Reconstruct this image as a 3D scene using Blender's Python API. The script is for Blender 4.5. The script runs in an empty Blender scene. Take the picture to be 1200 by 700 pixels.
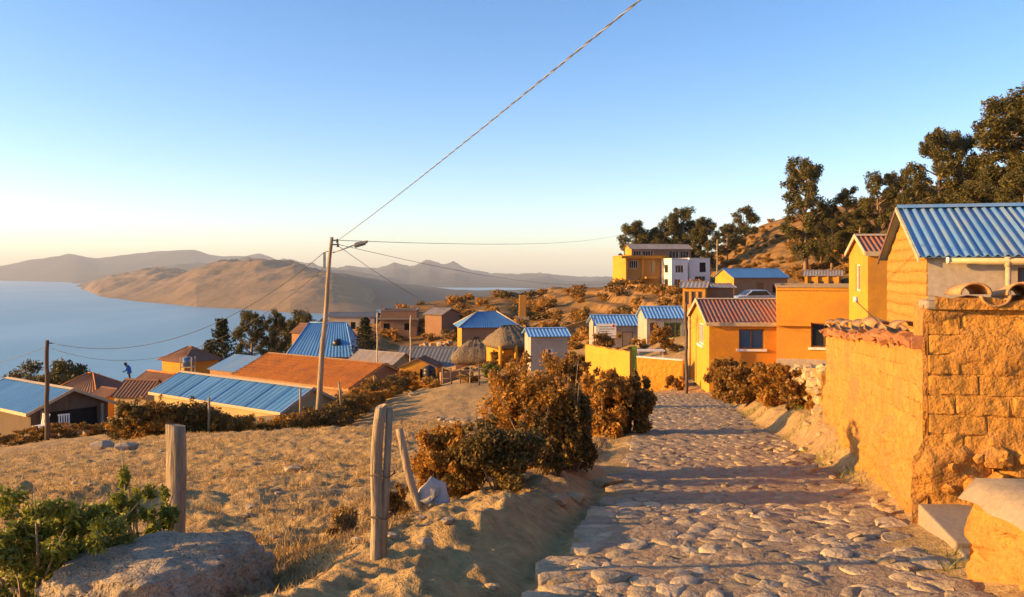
import bpy, bmesh, math, random
import numpy as np
from mathutils import Vector, Matrix, Euler

random.seed(7)
RNG = np.random.default_rng(11)
SC = bpy.context.scene
COL = SC.collection
rad = math.radians

# ------------------------------------------------------------------ camera, sky, sun, exposure
FPX, CX, HY = 1000.0, 600.0, 318.0          # focal length (px), image centre column, horizon row of the photograph
cam_data = bpy.data.cameras.new('camera')
cam_data.sensor_width = 36.0
cam_data.lens = 36.0 * FPX / 1200.0
cam_data.shift_y = -(350.0 - HY) / 1200.0
cam_data.clip_start = 0.05
cam_data.clip_end = 120000.0
cam = bpy.data.objects.new('camera', cam_data)
cam.location = (0, 0, 0)
cam.rotation_euler = (rad(90), 0, 0)
COL.objects.link(cam)
SC.camera = cam

SUN_EL = 12.5
SUN_AZ = 263.0                               # clockwise from +Y: the sun stands on the left, a little behind the camera
world = bpy.data.worlds.new('World')
SC.world = world
world.use_nodes = True
wn = world.node_tree.nodes
wl = world.node_tree.links
for n in list(wn):
    wn.remove(n)
w_out = wn.new('ShaderNodeOutputWorld')
w_bg = wn.new('ShaderNodeBackground')
w_sky = wn.new('ShaderNodeTexSky')
w_sky.sky_type = 'NISHITA'
w_sky.sun_disc = False
w_sky.sun_elevation = rad(SUN_EL)
w_sky.sun_rotation = rad(SUN_AZ)
w_sky.altitude = 2500
w_sky.air_density = 1.0
w_sky.dust_density = 6.0
w_sky.ozone_density = 1.0
w_hs = wn.new('ShaderNodeHueSaturation')
w_hs.inputs['Saturation'].default_value = 1.32
wl.new(w_sky.outputs[0], w_hs.inputs['Color'])
w_wb = wn.new('ShaderNodeMix'); w_wb.data_type = 'RGBA'; w_wb.blend_type = 'MULTIPLY'; w_wb.inputs[0].default_value = 1.0
w_wb.inputs[7].default_value = (0.98, 0.92, 0.97, 1)                      # warm white balance of the photograph
wl.new(w_hs.outputs[0], w_wb.inputs[6])
wl.new(w_wb.outputs[2], w_bg.inputs[0])
w_bg.inputs[1].default_value = 0.14
wl.new(w_bg.outputs[0], w_out.inputs[0])

sun_data = bpy.data.lights.new('sun', 'SUN')
sun_data.energy = 5.0
sun_data.angle = rad(0.5)
sun_data.color = (1.0, 0.56, 0.155)
sun = bpy.data.objects.new('sun', sun_data)
_az, _el = rad(SUN_AZ), rad(SUN_EL)
SUND = Vector((math.sin(_az) * math.cos(_el), math.cos(_az) * math.cos(_el), math.sin(_el)))
sun.rotation_euler = SUND.to_track_quat('Z', 'Y').to_euler()
sun.location = (-40, -10, 40)
COL.objects.link(sun)

SC.view_settings.view_transform = 'Standard'
SC.view_settings.look = 'None'
SC.view_settings.gamma = 1.0
SC.view_settings.use_curve_mapping = False
SC.view_settings.exposure = 1.2
SC.cycles.use_denoising = True
SC.cycles.max_bounces = 6
SC.cycles.volume_bounces = 0
SC.cycles.transparent_max_bounces = 8

# ------------------------------------------------------------------ small helpers
def at(px, py, Y):
    """the point at depth Y that the photograph shows at pixel (px, py)"""
    return Vector(((px - CX) / FPX * Y, Y, -(py - HY) / FPX * Y))

def np_noise(x, y, seed=0):
    """smooth value noise in [-1, 1], vectorised"""
    x = np.asarray(x, float); y = np.asarray(y, float)
    xi = np.floor(x).astype(np.int64); yi = np.floor(y).astype(np.int64)
    xf = x - xi; yf = y - yi
    u = xf * xf * (3 - 2 * xf); v = yf * yf * (3 - 2 * yf)
    def h(a, b):
        n = (a * 374761393 + b * 668265263 + seed * 974634221) & 0xFFFFFFFF
        n = ((n ^ (n >> 13)) * 1274126177) & 0xFFFFFFFF
        n = (n ^ (n >> 16)) & 0xFFFFFFFF
        return n / 2147483647.5 - 1.0
    a = h(xi, yi); b = h(xi + 1, yi); c = h(xi, yi + 1); d = h(xi + 1, yi + 1)
    return (a * (1 - u) + b * u) * (1 - v) + (c * (1 - u) + d * u) * v

def fbm(x, y, octaves=4, seed=0, gain=0.5):
    s = 0; amp = 1; f = 1
    for o in range(octaves):
        s = s + amp * np_noise(np.asarray(x) * f + 17.3 * o, np.asarray(y) * f - 9.1 * o, seed + o)
        amp *= gain; f *= 2.03
    return s

def tag(o, label=None, cat=None, group=None, kind=None):
    if label: o['label'] = label
    if cat: o['category'] = cat
    if group: o['group'] = group
    if kind: o['kind'] = kind
    return o

def empty(name, loc=(0, 0, 0), rz=0.0):
    o = bpy.data.objects.new(name, None)
    o.empty_display_size = 0.2
    o.location = loc
    o.rotation_euler = (0, 0, rz)
    COL.objects.link(o)
    return o

def link(name, me, parent=None, loc=None, rot=None, scale=None):
    o = bpy.data.objects.new(name, me)
    COL.objects.link(o)
    if parent: o.parent = parent
    if loc is not None: o.location = loc
    if rot is not None: o.rotation_euler = rot
    if scale is not None: o.scale = scale
    return o

def mesh_np(name, verts, faces, mat=None, smooth=False):
    """verts (n,3), faces (m,k) all the same size"""
    verts = np.ascontiguousarray(verts, dtype=np.float32)
    faces = np.ascontiguousarray(faces, dtype=np.int32)
    me = bpy.data.meshes.new(name)
    m, k = faces.shape
    me.vertices.add(len(verts)); me.vertices.foreach_set('co', verts.ravel())
    me.loops.add(m * k); me.loops.foreach_set('vertex_index', faces.ravel())
    me.polygons.add(m)
    me.polygons.foreach_set('loop_start', np.arange(0, m * k, k, dtype=np.int32))
    me.polygons.foreach_set('loop_total', np.full(m, k, dtype=np.int32))
    if smooth:
        me.polygons.foreach_set('use_smooth', np.ones(m, dtype=bool))
    me.update(calc_edges=True)
    if mat: me.materials.append(mat)
    return me

class MB:
    """collects shapes; build() links them as one mesh object"""
    def __init__(s): s.v = []; s.f = []; s.sm = []
    def add(s, vs, fs, smooth=False):
        o = len(s.v)
        s.v += [tuple(p) for p in vs]
        for f in fs:
            s.f.append([i + o for i in f]); s.sm.append(smooth)
        return s
    def box(s, x0, x1, y0, y1, z0, z1):
        vs = [(x0, y0, z0), (x1, y0, z0), (x1, y1, z0), (x0, y1, z0), (x0, y0, z1), (x1, y0, z1), (x1, y1, z1), (x0, y1, z1)]
        return s.add(vs, [(0, 3, 2, 1), (4, 5, 6, 7), (0, 1, 5, 4), (1, 2, 6, 5), (2, 3, 7, 6), (3, 0, 4, 7)])
    def quad(s, a, b, c, d): return s.add([a, b, c, d], [(0, 1, 2, 3)])
    def slab(s, pts, dirv):
        """polygon pts extruded by the vector dirv"""
        n = len(pts); d = Vector(dirv)
        vs = [Vector(p) for p in pts] + [Vector(p) + d for p in pts]
        fs = [tuple(range(n - 1, -1, -1)), tuple(range(n, 2 * n))]
        fs += [(i, (i + 1) % n, n + (i + 1) % n, n + i) for i in range(n)]
        return s.add(vs, fs)
    def tube(s, pts, radii, n=8, cap=True, jitter=0.0):
        pts = [Vector(p) for p in pts]
        if not hasattr(radii, '__len__'): radii = [radii] * len(pts)
        vs = []; fs = []; prev = None
        for i, p in enumerate(pts):
            t = (pts[min(i + 1, len(pts) - 1)] - pts[max(i - 1, 0)]).normalized()
            ref = prev if prev is not None else (Vector((1, 0, 0)) if abs(t.x) < 0.9 else Vector((0, 1, 0)))
            u = (ref - t * ref.dot(t)).normalized(); prev = u
            w = t.cross(u)
            for k in range(n):
                a = 2 * math.pi * k / n
                r = radii[i] * (1 + (random.uniform(-jitter, jitter) if jitter else 0))
                vs.append(p + (u * math.cos(a) + w * math.sin(a)) * r)
        for i in range(len(pts) - 1):
            for k in range(n):
                a = i * n + k; b = i * n + (k + 1) % n
                fs.append((a, b, b + n, a + n))
        if cap:
            fs.append(tuple(range(n - 1, -1, -1)))
            fs.append(tuple(range((len(pts) - 1) * n, len(pts) * n)))
        return s.add(vs, fs, True)
    def build(s, name, mat, parent=None, loc=None, rot=None):
        me = bpy.data.meshes.new(name)
        me.from_pydata(s.v, [], s.f)
        if any(s.sm): me.polygons.foreach_set('use_smooth', s.sm)
        me.update()
        if mat: me.materials.append(mat)
        return link(name, me, parent, loc, rot)

def bevel(o, w=0.01, seg=2):
    m = o.modifiers.new('bevel', 'BEVEL'); m.width = w; m.segments = seg; m.limit_method = 'ANGLE'; m.angle_limit = rad(35)
    return o

def copy_tree(o, parent=None):
    c = o.copy(); COL.objects.link(c)
    if parent: c.parent = parent
    for ch in [x for x in o.children]:
        copy_tree(ch, c)
    return c

# ------------------------------------------------------------------ materials
class NT:
    def __init__(s, name):
        s.m = bpy.data.materials.new(name); s.m.use_nodes = True
        s.t = s.m.node_tree; s.n = s.t.nodes; s.l = s.t.links
        s.n.clear()
        s.out = s.n.new('ShaderNodeOutputMaterial')
    def new(s, kind, **kw):
        nd = s.n.new(kind)
        for k, v in kw.items(): setattr(nd, k, v)
        return nd
    def link(s, a, b): s.l.new(a, b)
    def pos(s):
        g = s.new('ShaderNodeNewGeometry'); return g.outputs['Position']
    def objco(s):
        g = s.new('ShaderNodeTexCoord'); return g.outputs['Object']
    def noise(s, co, scale, detail=4, rough=0.6, stretch=None):
        nd = s.new('ShaderNodeTexNoise')
        nd.inputs['Scale'].default_value = scale; nd.inputs['Detail'].default_value = detail; nd.inputs['Roughness'].default_value = rough
        if stretch:
            mp = s.new('ShaderNodeMapping'); mp.inputs['Scale'].default_value = stretch
            s.link(co, mp.inputs[0]); co = mp.outputs[0]
        s.link(co, nd.inputs['Vector'])
        return nd.outputs[0]
    def ramp(s, fac, stops):
        nd = s.new('ShaderNodeValToRGB'); cr = nd.color_ramp
        while len(cr.elements) > 1: cr.elements.remove(cr.elements[0])
        cr.elements[0].position = stops[0][0]; cr.elements[0].color = (*stops[0][1], 1)
        for p, c in stops[1:]:
            e = cr.elements.new(p); e.color = (*c, 1)
        s.link(fac, nd.inputs[0]); return nd.outputs[0]
    def mix(s, fac, a, b, mode='MIX'):
        nd = s.new('ShaderNodeMix'); nd.data_type = 'RGBA'; nd.blend_type = mode
        for sock, val in ((nd.inputs[0], fac), (nd.inputs[6], a), (nd.inputs[7], b)):
            if hasattr(val, 'is_linked') or hasattr(val, 'links'): s.link(val, sock)
            elif isinstance(val, (int, float)): sock.default_value = val
            else: sock.default_value = (*val, 1)
        return nd.outputs[2]
    def math(s, op, a, b=None):
        nd = s.new('ShaderNodeMath', operation=op)
        for i, v in enumerate((a, b)):
            if v is None: continue
            if isinstance(v, (int, float)): nd.inputs[i].default_value = v
            else: s.link(v, nd.inputs[i])
        return nd.outputs[0]
    def bump(s, h, strength=0.5, dist=0.02, normal=None):
        nd = s.new('ShaderNodeBump'); nd.inputs['Strength'].default_value = strength; nd.inputs['Distance'].default_value = dist
        s.link(h, nd.inputs['Height'])
        if normal is not None: s.link(normal, nd.inputs['Normal'])
        return nd.outputs[0]
    def bsdf(s, color, rough=0.85, metal=0.0, normal=None, spec=0.3):
        b = s.new('ShaderNodeBsdfPrincipled')
        if isinstance(color, (tuple, list)): b.inputs['Base Color'].default_value = (*color, 1)
        else: s.link(color, b.inputs['Base Color'])
        if isinstance(rough, (int, float)): b.inputs['Roughness'].default_value = rough
        else: s.link(rough, b.inputs['Roughness'])
        b.inputs['Metallic'].default_value = metal
        b.inputs['Specular IOR Level'].default_value = spec
        if normal is not None: s.link(normal, b.inputs['Normal'])
        s.link(b.outputs[0], s.out.inputs[0])
        return b

def mul(c, k): return tuple(min(1, x * k) for x in c)

def rough_mat(name, c1, c2, scale=3.0, bump=0.5, bdist=0.02, bscale=None, rough=0.92, obj_random=0.0, stain=None, stretch=None, spec=0.2):
    """earth, plaster, stone, wood: two tones, fine relief, optional stains and per-object shade"""
    t = NT(name); co = t.pos()
    n1 = t.noise(co, scale, 6, 0.65, stretch)
    col = t.ramp(n1, [(0.3, c1), (0.7, c2)])
    n2 = t.noise(co, scale * 9, 4, 0.7, stretch)
    col = t.mix(0.35, col, t.ramp(n2, [(0.3, mul(c1, 0.6)), (0.7, mul(c2, 1.25))]))
    if stain:
        n3 = t.noise(co, scale * 0.45, 5, 0.7)
        col = t.mix(t.ramp(n3, [(0.46, (0, 0, 0)), (0.66, (0.8,) * 3)]), col, stain)
    if obj_random:
        oi = t.new('ShaderNodeObjectInfo')
        f = t.math('MULTIPLY_ADD', oi.outputs['Random'], obj_random * 2); f.node.inputs[2].default_value = 1 - obj_random
        hv = t.new('ShaderNodeHueSaturation'); t.link(col, hv.inputs['Color']); t.link(f, hv.inputs['Value']); col = hv.outputs[0]
    nb = t.noise(co, bscale or scale * 6, 2, 0.5, stretch); nf = t.noise(co, (bscale or scale * 6) * 5.3, 3, 0.6, stretch)
    t.bsdf(col, rough, 0, t.bump(nf, bump, bdist * 0.3, t.bump(nb, bump, bdist)), spec)
    return t.m

def leaf_mat(name, cols, trans=0.35, rough=0.55):
    """foliage: every leaf its own shade, some light through the leaf"""
    t = NT(name)
    g = t.new('ShaderNodeNewGeometry')
    col = t.ramp(g.outputs['Random Per Island'], [(i / max(1, len(cols) - 1), c) for i, c in enumerate(cols)])
    n = t.noise(t.objco(), 1.3, 3, 0.6)
    col = t.mix(1.0, col, t.ramp(n, [(0.3, (0.7, 0.7, 0.7)), (0.7, (1.25, 1.2, 1.1))]), 'MULTIPLY')
    d = t.new('ShaderNodeBsdfPrincipled'); d.inputs['Roughness'].default_value = rough; d.inputs['Specular IOR Level'].default_value = 0.25
    tr = t.new('ShaderNodeBsdfTranslucent'); mx = t.new('ShaderNodeMixShader'); mx.inputs[0].default_value = trans
    t.link(col, d.inputs['Base Color']); t.link(col, tr.inputs[0])
    t.link(d.outputs[0], mx.inputs[1]); t.link(tr.outputs[0], mx.inputs[2]); t.link(mx.outputs[0], t.out.inputs[0])
    return t.m

def sheet_mat(name, c1, c2, rough=0.45, rust=None, metal=0.0, spec=0.4):
    """painted or bare corrugated sheet with streaks down the slope"""
    t = NT(name); co = t.objco()
    n = t.noise(co, 1.2, 6, 0.7, (1.0, 0.25, 0.25))
    col = t.ramp(n, [(0.3, c1), (0.7, c2)])
    if rust:
        n2 = t.noise(co, 1.6, 8, 0.75, (1.5, 0.4, 0.4))
        col = t.mix(t.ramp(n2, [(0.42, (0, 0, 0)), (0.62, (1, 1, 1))]), col, rust)
    oi = t.new('ShaderNodeObjectInfo')
    f = t.math('MULTIPLY_ADD', oi.outputs['Random'], 0.2); f.node.inputs[2].default_value = 0.9
    hv = t.new('ShaderNodeHueSaturation'); t.link(col, hv.inputs['Color']); t.link(f, hv.inputs['Value'])
    r = t.ramp(t.noise(co, 4, 4), [(0.3, (rough - 0.1,) * 3), (0.7, (rough + 0.15,) * 3)])
    t.bsdf(hv.outputs[0], r, metal, t.bump(t.noise(co, 9, 3), 0.12, 0.01), spec)
    return t.m

def plain(name, c, rough=0.6, metal=0.0, spec=0.3):
    t = NT(name)
    n = t.noise(t.objco(), 8, 4)
    t.bsdf(t.ramp(n, [(0.3, mul(c, 0.82)), (0.7, mul(c, 1.15))]), rough, metal, None, spec)
    return t.m

M = {}
M['adobe'] = rough_mat('adobe', (0.33, 0.16, 0.036), (0.51, 0.245, 0.05), 4.5, 1.0, 0.03, 14, obj_random=0.08)
M['mud'] = rough_mat('mud_render', (0.33, 0.155, 0.036), (0.53, 0.25, 0.052), 3.2, 1.0, 0.045, 12, stain=(0.30, 0.16, 0.06))
M['ochre'] = rough_mat('ochre_plaster', (0.57, 0.25, 0.026), (0.63, 0.28, 0.034), 1.1, 0.3, 0.012, 14, stain=(0.40, 0.19, 0.04))
M['ochre_deep'] = rough_mat('deep_ochre_plaster', (0.55, 0.225, 0.022), (0.60, 0.25, 0.028), 1.1, 0.3, 0.012, 14, stain=(0.42, 0.18, 0.03))
M['ochre_shaded'] = rough_mat('shaded_ochre_plaster', (0.36, 0.17, 0.045), (0.42, 0.20, 0.055), 0.8, 0.3, 0.01, 8)  # darker copy of the ochre, puts the shade on the lodge front
M['tan'] = rough_mat('tan_plaster', (0.42, 0.30, 0.15), (0.5, 0.36, 0.18), 0.9, 0.3, 0.01, 10, stain=(0.33, 0.24, 0.13))
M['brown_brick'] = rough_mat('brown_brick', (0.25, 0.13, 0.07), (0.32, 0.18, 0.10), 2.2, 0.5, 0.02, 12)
M['grey_plaster'] = rough_mat('grey_plaster', (0.34, 0.28, 0.22), (0.42, 0.35, 0.28), 1.0, 0.3, 0.01, 10, stain=(0.27, 0.22, 0.18))
M['white_plaster'] = rough_mat('white_plaster', (0.66, 0.64, 0.60), (0.78, 0.76, 0.72), 0.6, 0.2, 0.01, 8)
M['concrete'] = rough_mat('concrete', (0.24, 0.185, 0.125), (0.34, 0.265, 0.18), 3, 0.4, 0.008, 30, stain=(0.27, 0.23, 0.18))
M['stone'] = rough_mat('field_stone', (0.29, 0.21, 0.13), (0.42, 0.315, 0.205), 4, 0.8, 0.03, 12, obj_random=0.25)
M['pale_stone'] = rough_mat('pale_stone', (0.34, 0.235, 0.12), (0.46, 0.33, 0.175), 4, 0.8, 0.03, 12, obj_random=0.2)
M['cobble'] = rough_mat('cobble_stone', (0.32, 0.235, 0.135), (0.49, 0.375, 0.23), 6, 1.0, 0.02, 16, obj_random=0.28, stain=(0.25, 0.19, 0.13))
M['boulder'] = rough_mat('boulder_stone', (0.29, 0.225, 0.155), (0.49, 0.39, 0.27), 5.0, 1.0, 0.08, 14, stain=(0.30, 0.20, 0.11))
M['pathdirt'] = rough_mat('path_dirt', (0.28, 0.195, 0.115), (0.40, 0.285, 0.175), 2.2, 1.0, 0.04, 18)
M['wood'] = rough_mat('weathered_wood', (0.17, 0.125, 0.08), (0.45, 0.34, 0.22), 9, 1.0, 0.03, 22, stretch=(1, 1, 0.12))
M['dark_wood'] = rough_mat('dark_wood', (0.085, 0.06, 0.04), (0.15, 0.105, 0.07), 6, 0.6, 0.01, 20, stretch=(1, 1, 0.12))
M['door_wood'] = rough_mat('door_wood', (0.17, 0.085, 0.045), (0.25, 0.13, 0.07), 4, 0.4, 0.005, 18, stretch=(1, 1, 0.15))
M['bark'] = rough_mat('eucalyptus_bark', (0.20, 0.13, 0.085), (0.36, 0.25, 0.16), 1.6, 0.6, 0.03, 8, stretch=(1, 1, 0.3))
M['thatch'] = rough_mat('thatch_straw', (0.10, 0.075, 0.05), (0.27, 0.20, 0.12), 5, 1.0, 0.12, 9, stretch=(1, 1, 0.35))
M['rough_ochre'] = rough_mat('rough_ochre_adobe', (0.50, 0.235, 0.028), (0.62, 0.30, 0.04), 1.6, 1.0, 0.05, 7, stain=(0.45, 0.22, 0.03))
M['tile'] = rough_mat('clay_tile', (0.52, 0.17, 0.03), (0.66, 0.25, 0.05), 1.6, 0.4, 0.01, 20, obj_random=0.15, stain=(0.34, 0.13, 0.05))
M['tile_old'] = rough_mat('old_clay_tile', (0.17, 0.085, 0.05), (0.27, 0.14, 0.085), 1.6, 0.5, 0.02, 20, stain=(0.13, 0.08, 0.055))
M['wall_tile'] = rough_mat('pale_clay_tile', (0.36, 0.19, 0.08), (0.50, 0.28, 0.12), 6, 0.6, 0.01, 30, obj_random=0.18, stain=(0.26, 0.17, 0.10))
M['tile_bits'] = rough_mat('broken_clay', (0.24, 0.095, 0.04), (0.34, 0.15, 0.065), 6, 0.6, 0.01, 30, obj_random=0.25)
M['blue_sheet'] = sheet_mat('blue_sheet', (0.10, 0.25, 0.48), (0.16, 0.33, 0.56), 0.38, rust=(0.22, 0.30, 0.38))
M['blue_dark'] = sheet_mat('dull_blue_sheet', (0.05, 0.17, 0.36), (0.09, 0.24, 0.46), 0.5)
M['blue_pale'] = sheet_mat('pale_blue_sheet', (0.16, 0.34, 0.58), (0.22, 0.42, 0.66), 0.42)
M['slate'] = sheet_mat('slate_grey_sheet', (0.10, 0.105, 0.115), (0.15, 0.155, 0.165), 0.6)
M['zinc'] = sheet_mat('zinc_sheet', (0.27, 0.25, 0.22), (0.36, 0.335, 0.30), 0.5, rust=(0.25, 0.17, 0.11))
M['rust_sheet'] = sheet_mat('rusty_red_sheet', (0.30, 0.10, 0.05), (0.36, 0.14, 0.07), 0.7, rust=(0.20, 0.145, 0.105))
M['red_sheet'] = sheet_mat('red_sheet', (0.46, 0.13, 0.035), (0.52, 0.16, 0.04), 0.6, rust=(0.36, 0.12, 0.05))
M['white_paint'] = plain('white_paint', (0.70, 0.67, 0.61), 0.6)
M['cream_paint'] = plain('cream_paint', (0.46, 0.35, 0.21), 0.6)
M['brown_paint'] = plain('brown_paint', (0.14, 0.07, 0.035), 0.5)
M['black_plastic'] = plain('black_plastic', (0.02, 0.02, 0.022), 0.4)
M['steel'] = plain('galvanised_steel', (0.32, 0.32, 0.32), 0.4, 0.8)
M['grey_metal'] = plain('grey_metal', (0.26, 0.26, 0.25), 0.5, 0.3)
M['cable_dark'] = plain('cable_dark', (0.10, 0.10, 0.105), 0.5)
M['cable_pale'] = plain('cable_pale', (0.45, 0.45, 0.44), 0.35, 0.6)
M['green_paint'] = plain('green_paint', (0.12, 0.24, 0.03), 0.6)
M['blue_cloth'] = plain('blue_cloth', (0.03, 0.13, 0.42), 0.9)
M['dark_cloth'] = plain('dark_cloth', (0.03, 0.03, 0.04), 0.9)
M['skin'] = plain('skin', (0.32, 0.17, 0.10), 0.6)
M['hair'] = plain('black_hair', (0.012, 0.010, 0.010), 0.5)
M['curtain'] = plain('curtain', (0.34, 0.30, 0.27), 0.9)
M['dark_void'] = plain('dark_interior', (0.016, 0.013, 0.011), 0.9)
M['red_paint'] = plain('red_paint', (0.5, 0.05, 0.03), 0.5)
M['car_silver'] = plain('silver_car_paint', (0.5, 0.52, 0.55), 0.25, 0.5)
M['rubber'] = plain('rubber', (0.02, 0.02, 0.02), 0.8)
def glass_mat(name, c):
    t = NT(name)
    t.bsdf(c, 0.08, 0, t.bump(t.noise(t.objco(), 3, 2), 0.05, 0.02), 0.8)
    return t.m
M['glass'] = glass_mat('window_glass', (0.018, 0.022, 0.028))
M['glass_blue'] = glass_mat('blue_window_glass', (0.04, 0.09, 0.17))
M['glass_warm'] = glass_mat('warm_window_glass', (0.12, 0.07, 0.03))  # dark glass with an even warm brown tint
def bag_mat():
    t = NT('plastic_sack')
    n = t.noise(t.objco(), 9, 4)
    col = t.ramp(n, [(0.3, (0.42, 0.38, 0.34)), (0.7, (0.62, 0.57, 0.52))])
    d = t.new('ShaderNodeBsdfPrincipled'); d.inputs['Roughness'].default_value = 0.5
    tr = t.new('ShaderNodeBsdfTranslucent'); mx = t.new('ShaderNodeMixShader'); mx.inputs[0].default_value = 0.3
    t.link(col, d.inputs['Base Color']); t.link(col, tr.inputs[0])
    t.link(d.outputs[0], mx.inputs[1]); t.link(tr.outputs[0], mx.inputs[2]); t.link(mx.outputs[0], t.out.inputs[0])
    return t.m
M['sack'] = bag_mat()
M['leaf_rust'] = leaf_mat('rusty_leaf', [(0.46, 0.20, 0.035), (0.58, 0.29, 0.05), (0.48, 0.25, 0.05), (0.34, 0.19, 0.04), (0.18, 0.13, 0.035)], 0.45)
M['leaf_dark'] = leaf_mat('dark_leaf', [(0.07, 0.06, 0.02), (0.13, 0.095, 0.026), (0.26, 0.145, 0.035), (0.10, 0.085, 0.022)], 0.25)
M['leaf_green'] = leaf_mat('green_leaf', [(0.10, 0.13, 0.025), (0.20, 0.22, 0.035), (0.36, 0.36, 0.055), (0.16, 0.18, 0.03)], 0.35)
M['leaf_euc'] = leaf_mat('eucalyptus_leaf', [(0.055, 0.06, 0.018), (0.10, 0.095, 0.026), (0.18, 0.13, 0.036), (0.075, 0.078, 0.022)], 0.28)
M['leaf_pine'] = leaf_mat('pine_needle', [(0.02, 0.03, 0.014), (0.035, 0.045, 0.018), (0.055, 0.055, 0.02)], 0.15)
M['straw'] = leaf_mat('dry_grass', [(0.30, 0.19, 0.075), (0.40, 0.26, 0.10), (0.46, 0.31, 0.13), (0.24, 0.15, 0.06)], 0.3)
M['scrub'] = leaf_mat('dry_scrub', [(0.36, 0.18, 0.04), (0.46, 0.24, 0.055), (0.26, 0.15, 0.035), (0.15, 0.10, 0.03)], 0.42)

# ------------------------------------------------------------------ the lie of the land
EYE_ABOVE_LAKE = 120.0
PATH_Y = np.array([-4, 2, 4.2, 6, 7, 10, 13, 16, 20, 25, 30, 34, 38])
PATH_X = np.array([0.2, 0.8, 1.17, 1.58, 1.82, 2.42, 2.95, 3.46, 4.25, 5.25, 6.0, 6.25, 6.1])
PATH_W = np.array([1.05, 1.05, 1.05, 1.05, 1.05, 1.06, 1.08, 1.05, 1.02, 1.0, 1.0, 1.0, 1.0])
def path_x(y): return np.interp(y, PATH_Y, PATH_X)
def path_w(y): return np.interp(y, PATH_Y, PATH_W)
def path_z(y): return -1.14 - 0.109 * np.asarray(y, float)

ctrl = []
def c3(x, y, z): ctrl.append((x, y, z))
def cp(px, py, Y):
    p = at(px, py, Y); ctrl.append((p.x, p.y, p.z))
for y in (-12, -4, 2, 5, 8, 12, 16, 21, 27, 33, 37):
    c3(float(path_x(y)), y, float(path_z(y)))
for y in (-12, 2, 6, 11, 17, 24, 32, 40):
    for x in (-1.5, -5, -10, -16, -24):
        if x < float(path_x(y)) - 1.5 and x > -0.75 * y - 8:
            c3(x, y, -1.14 - 0.109 * y + 0.11 * x)
# the shoulder and the walls on the right
cp(1085, 598, 6.0); cp(965, 490, 12.0); c3(5.9, 18, -2.75); c3(7.4, 24, -3.5); c3(4.2, 4.2, -1.35); c3(3.0, 1, -1.0)
c3(9, 33, -4.6); c3(13, 31, -4.2); c3(9, 17, -2.2); c3(14, 14, -1.6); c3(18, 25, -2.4); c3(22, 45, -2.2); c3(12, 5, -0.8); c3(12, -10, 0.6)
cp(1000, 352, 45); cp(1100, 330, 40); cp(1200, 322, 30)
# the village floor in the middle
cp(600, 455, 41); cp(545, 449, 47); cp(470, 458, 54); cp(640, 440, 48); cp(700, 447, 43); cp(745, 457, 38); cp(690, 425, 55); cp(780, 405, 50)
cp(560, 425, 62); cp(480, 432, 68); cp(575, 408, 78); cp(640, 400, 80); cp(700, 388, 80); cp(790, 366, 80)
cp(470, 405, 105); cp(400, 415, 95); cp(540, 388, 115); cp(620, 372, 130); cp(700, 350, 135); cp(800, 350, 85)
cp(410, 388, 125); cp(480, 364, 165); cp(530, 353, 178); cp(560, 349, 182); cp(600, 343, 190); cp(650, 336, 190); cp(700, 334, 175); cp(765, 336, 148); cp(830, 333, 148)
cp(870, 348, 82); cp(960, 342, 88); cp(860, 322, 150); cp(900, 262, 215); cp(860, 292, 200); cp(950, 300, 140); cp(990, 292, 135)
cp(1080, 278, 115); cp(1200, 262, 110); cp(1300, 235, 110); cp(1200, 215, 180); cp(1000, 240, 230)
# behind the crest it falls away
cp(900, 290, 330); cp(1100, 240, 330); cp(740, 350, 240); cp(650, 372, 270); cp(560, 410, 260); cp(480, 440, 240); cp(400, 450, 200)
# down to the lake on the left
cp(180, 500, 47); cp(300, 474, 60); cp(0, 506, 52); cp(90, 500, 60); cp(200, 482, 75); cp(330, 446, 90); cp(100, 515, 85); cp(0, 530, 80)
cp(320, 470, 140); cp(200, 520, 140); cp(60, 580, 140); cp(250, 600, 260); cp(0, 700, 250)
c3(-60, 10, -13); c3(-60, -30, -12); c3(-150, 20, -45); c3(-150, -60, -40); c3(-300, 60, -112)
for (x, y) in ((-340, -100), (-380, 200), (-320, 420), (-150, 520), (60, 600), (300, 650), (-650, 300), (-500, 800), (100, 1000), (600, 1000), (-700, -200)):
    c3(x, y, -132)
c3(300, 300, 40); c3(400, 0, 60); c3(250, 80, 38); c3(120, 20, 12); c3(60, -40, 6); c3(0, -60, 5.5); c3(0, -200, 10); c3(300, -300, 60); c3(-200, -300, -50)
CT = np.array(ctrl)
def _warp(x, y): return np.arcsinh(np.asarray(x, float) / 9.0), np.arcsinh(np.asarray(y, float) / 9.0)
def _rn(x, y): return np.sqrt(np.asarray(x, float) ** 2 + np.asarray(y, float) ** 2 + 100.0)
_cu, _cv = _warp(CT[:, 0], CT[:, 1])
_cw = CT[:, 2] / _rn(CT[:, 0], CT[:, 1])
def _phi(d2): return np.where(d2 > 1e-12, 0.5 * d2 * np.log(np.maximum(d2, 1e-12)), 0.0)
_n = len(CT)
_A = np.zeros((_n + 3, _n + 3))
_A[:_n, :_n] = _phi((_cu[:, None] - _cu) ** 2 + (_cv[:, None] - _cv) ** 2) + np.eye(_n) * 2e-3
_A[:_n, _n] = 1; _A[:_n, _n + 1] = _cu; _A[:_n, _n + 2] = _cv; _A[_n:, :_n] = _A[:_n, _n:].T
_sol = np.linalg.solve(_A, np.concatenate([_cw, np.zeros(3)]))
def base_z(x, y):
    x = np.atleast_1d(np.asarray(x, float)); y = np.atleast_1d(np.asarray(y, float))
    u, v = _warp(x, y)
    w = _sol[_n] + _sol[_n + 1] * u + _sol[_n + 2] * v
    for i in range(_n):
        w = w + _sol[i] * _phi((u - _cu[i]) ** 2 + (v - _cv[i]) ** 2)
    return w * _rn(x, y)

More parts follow.
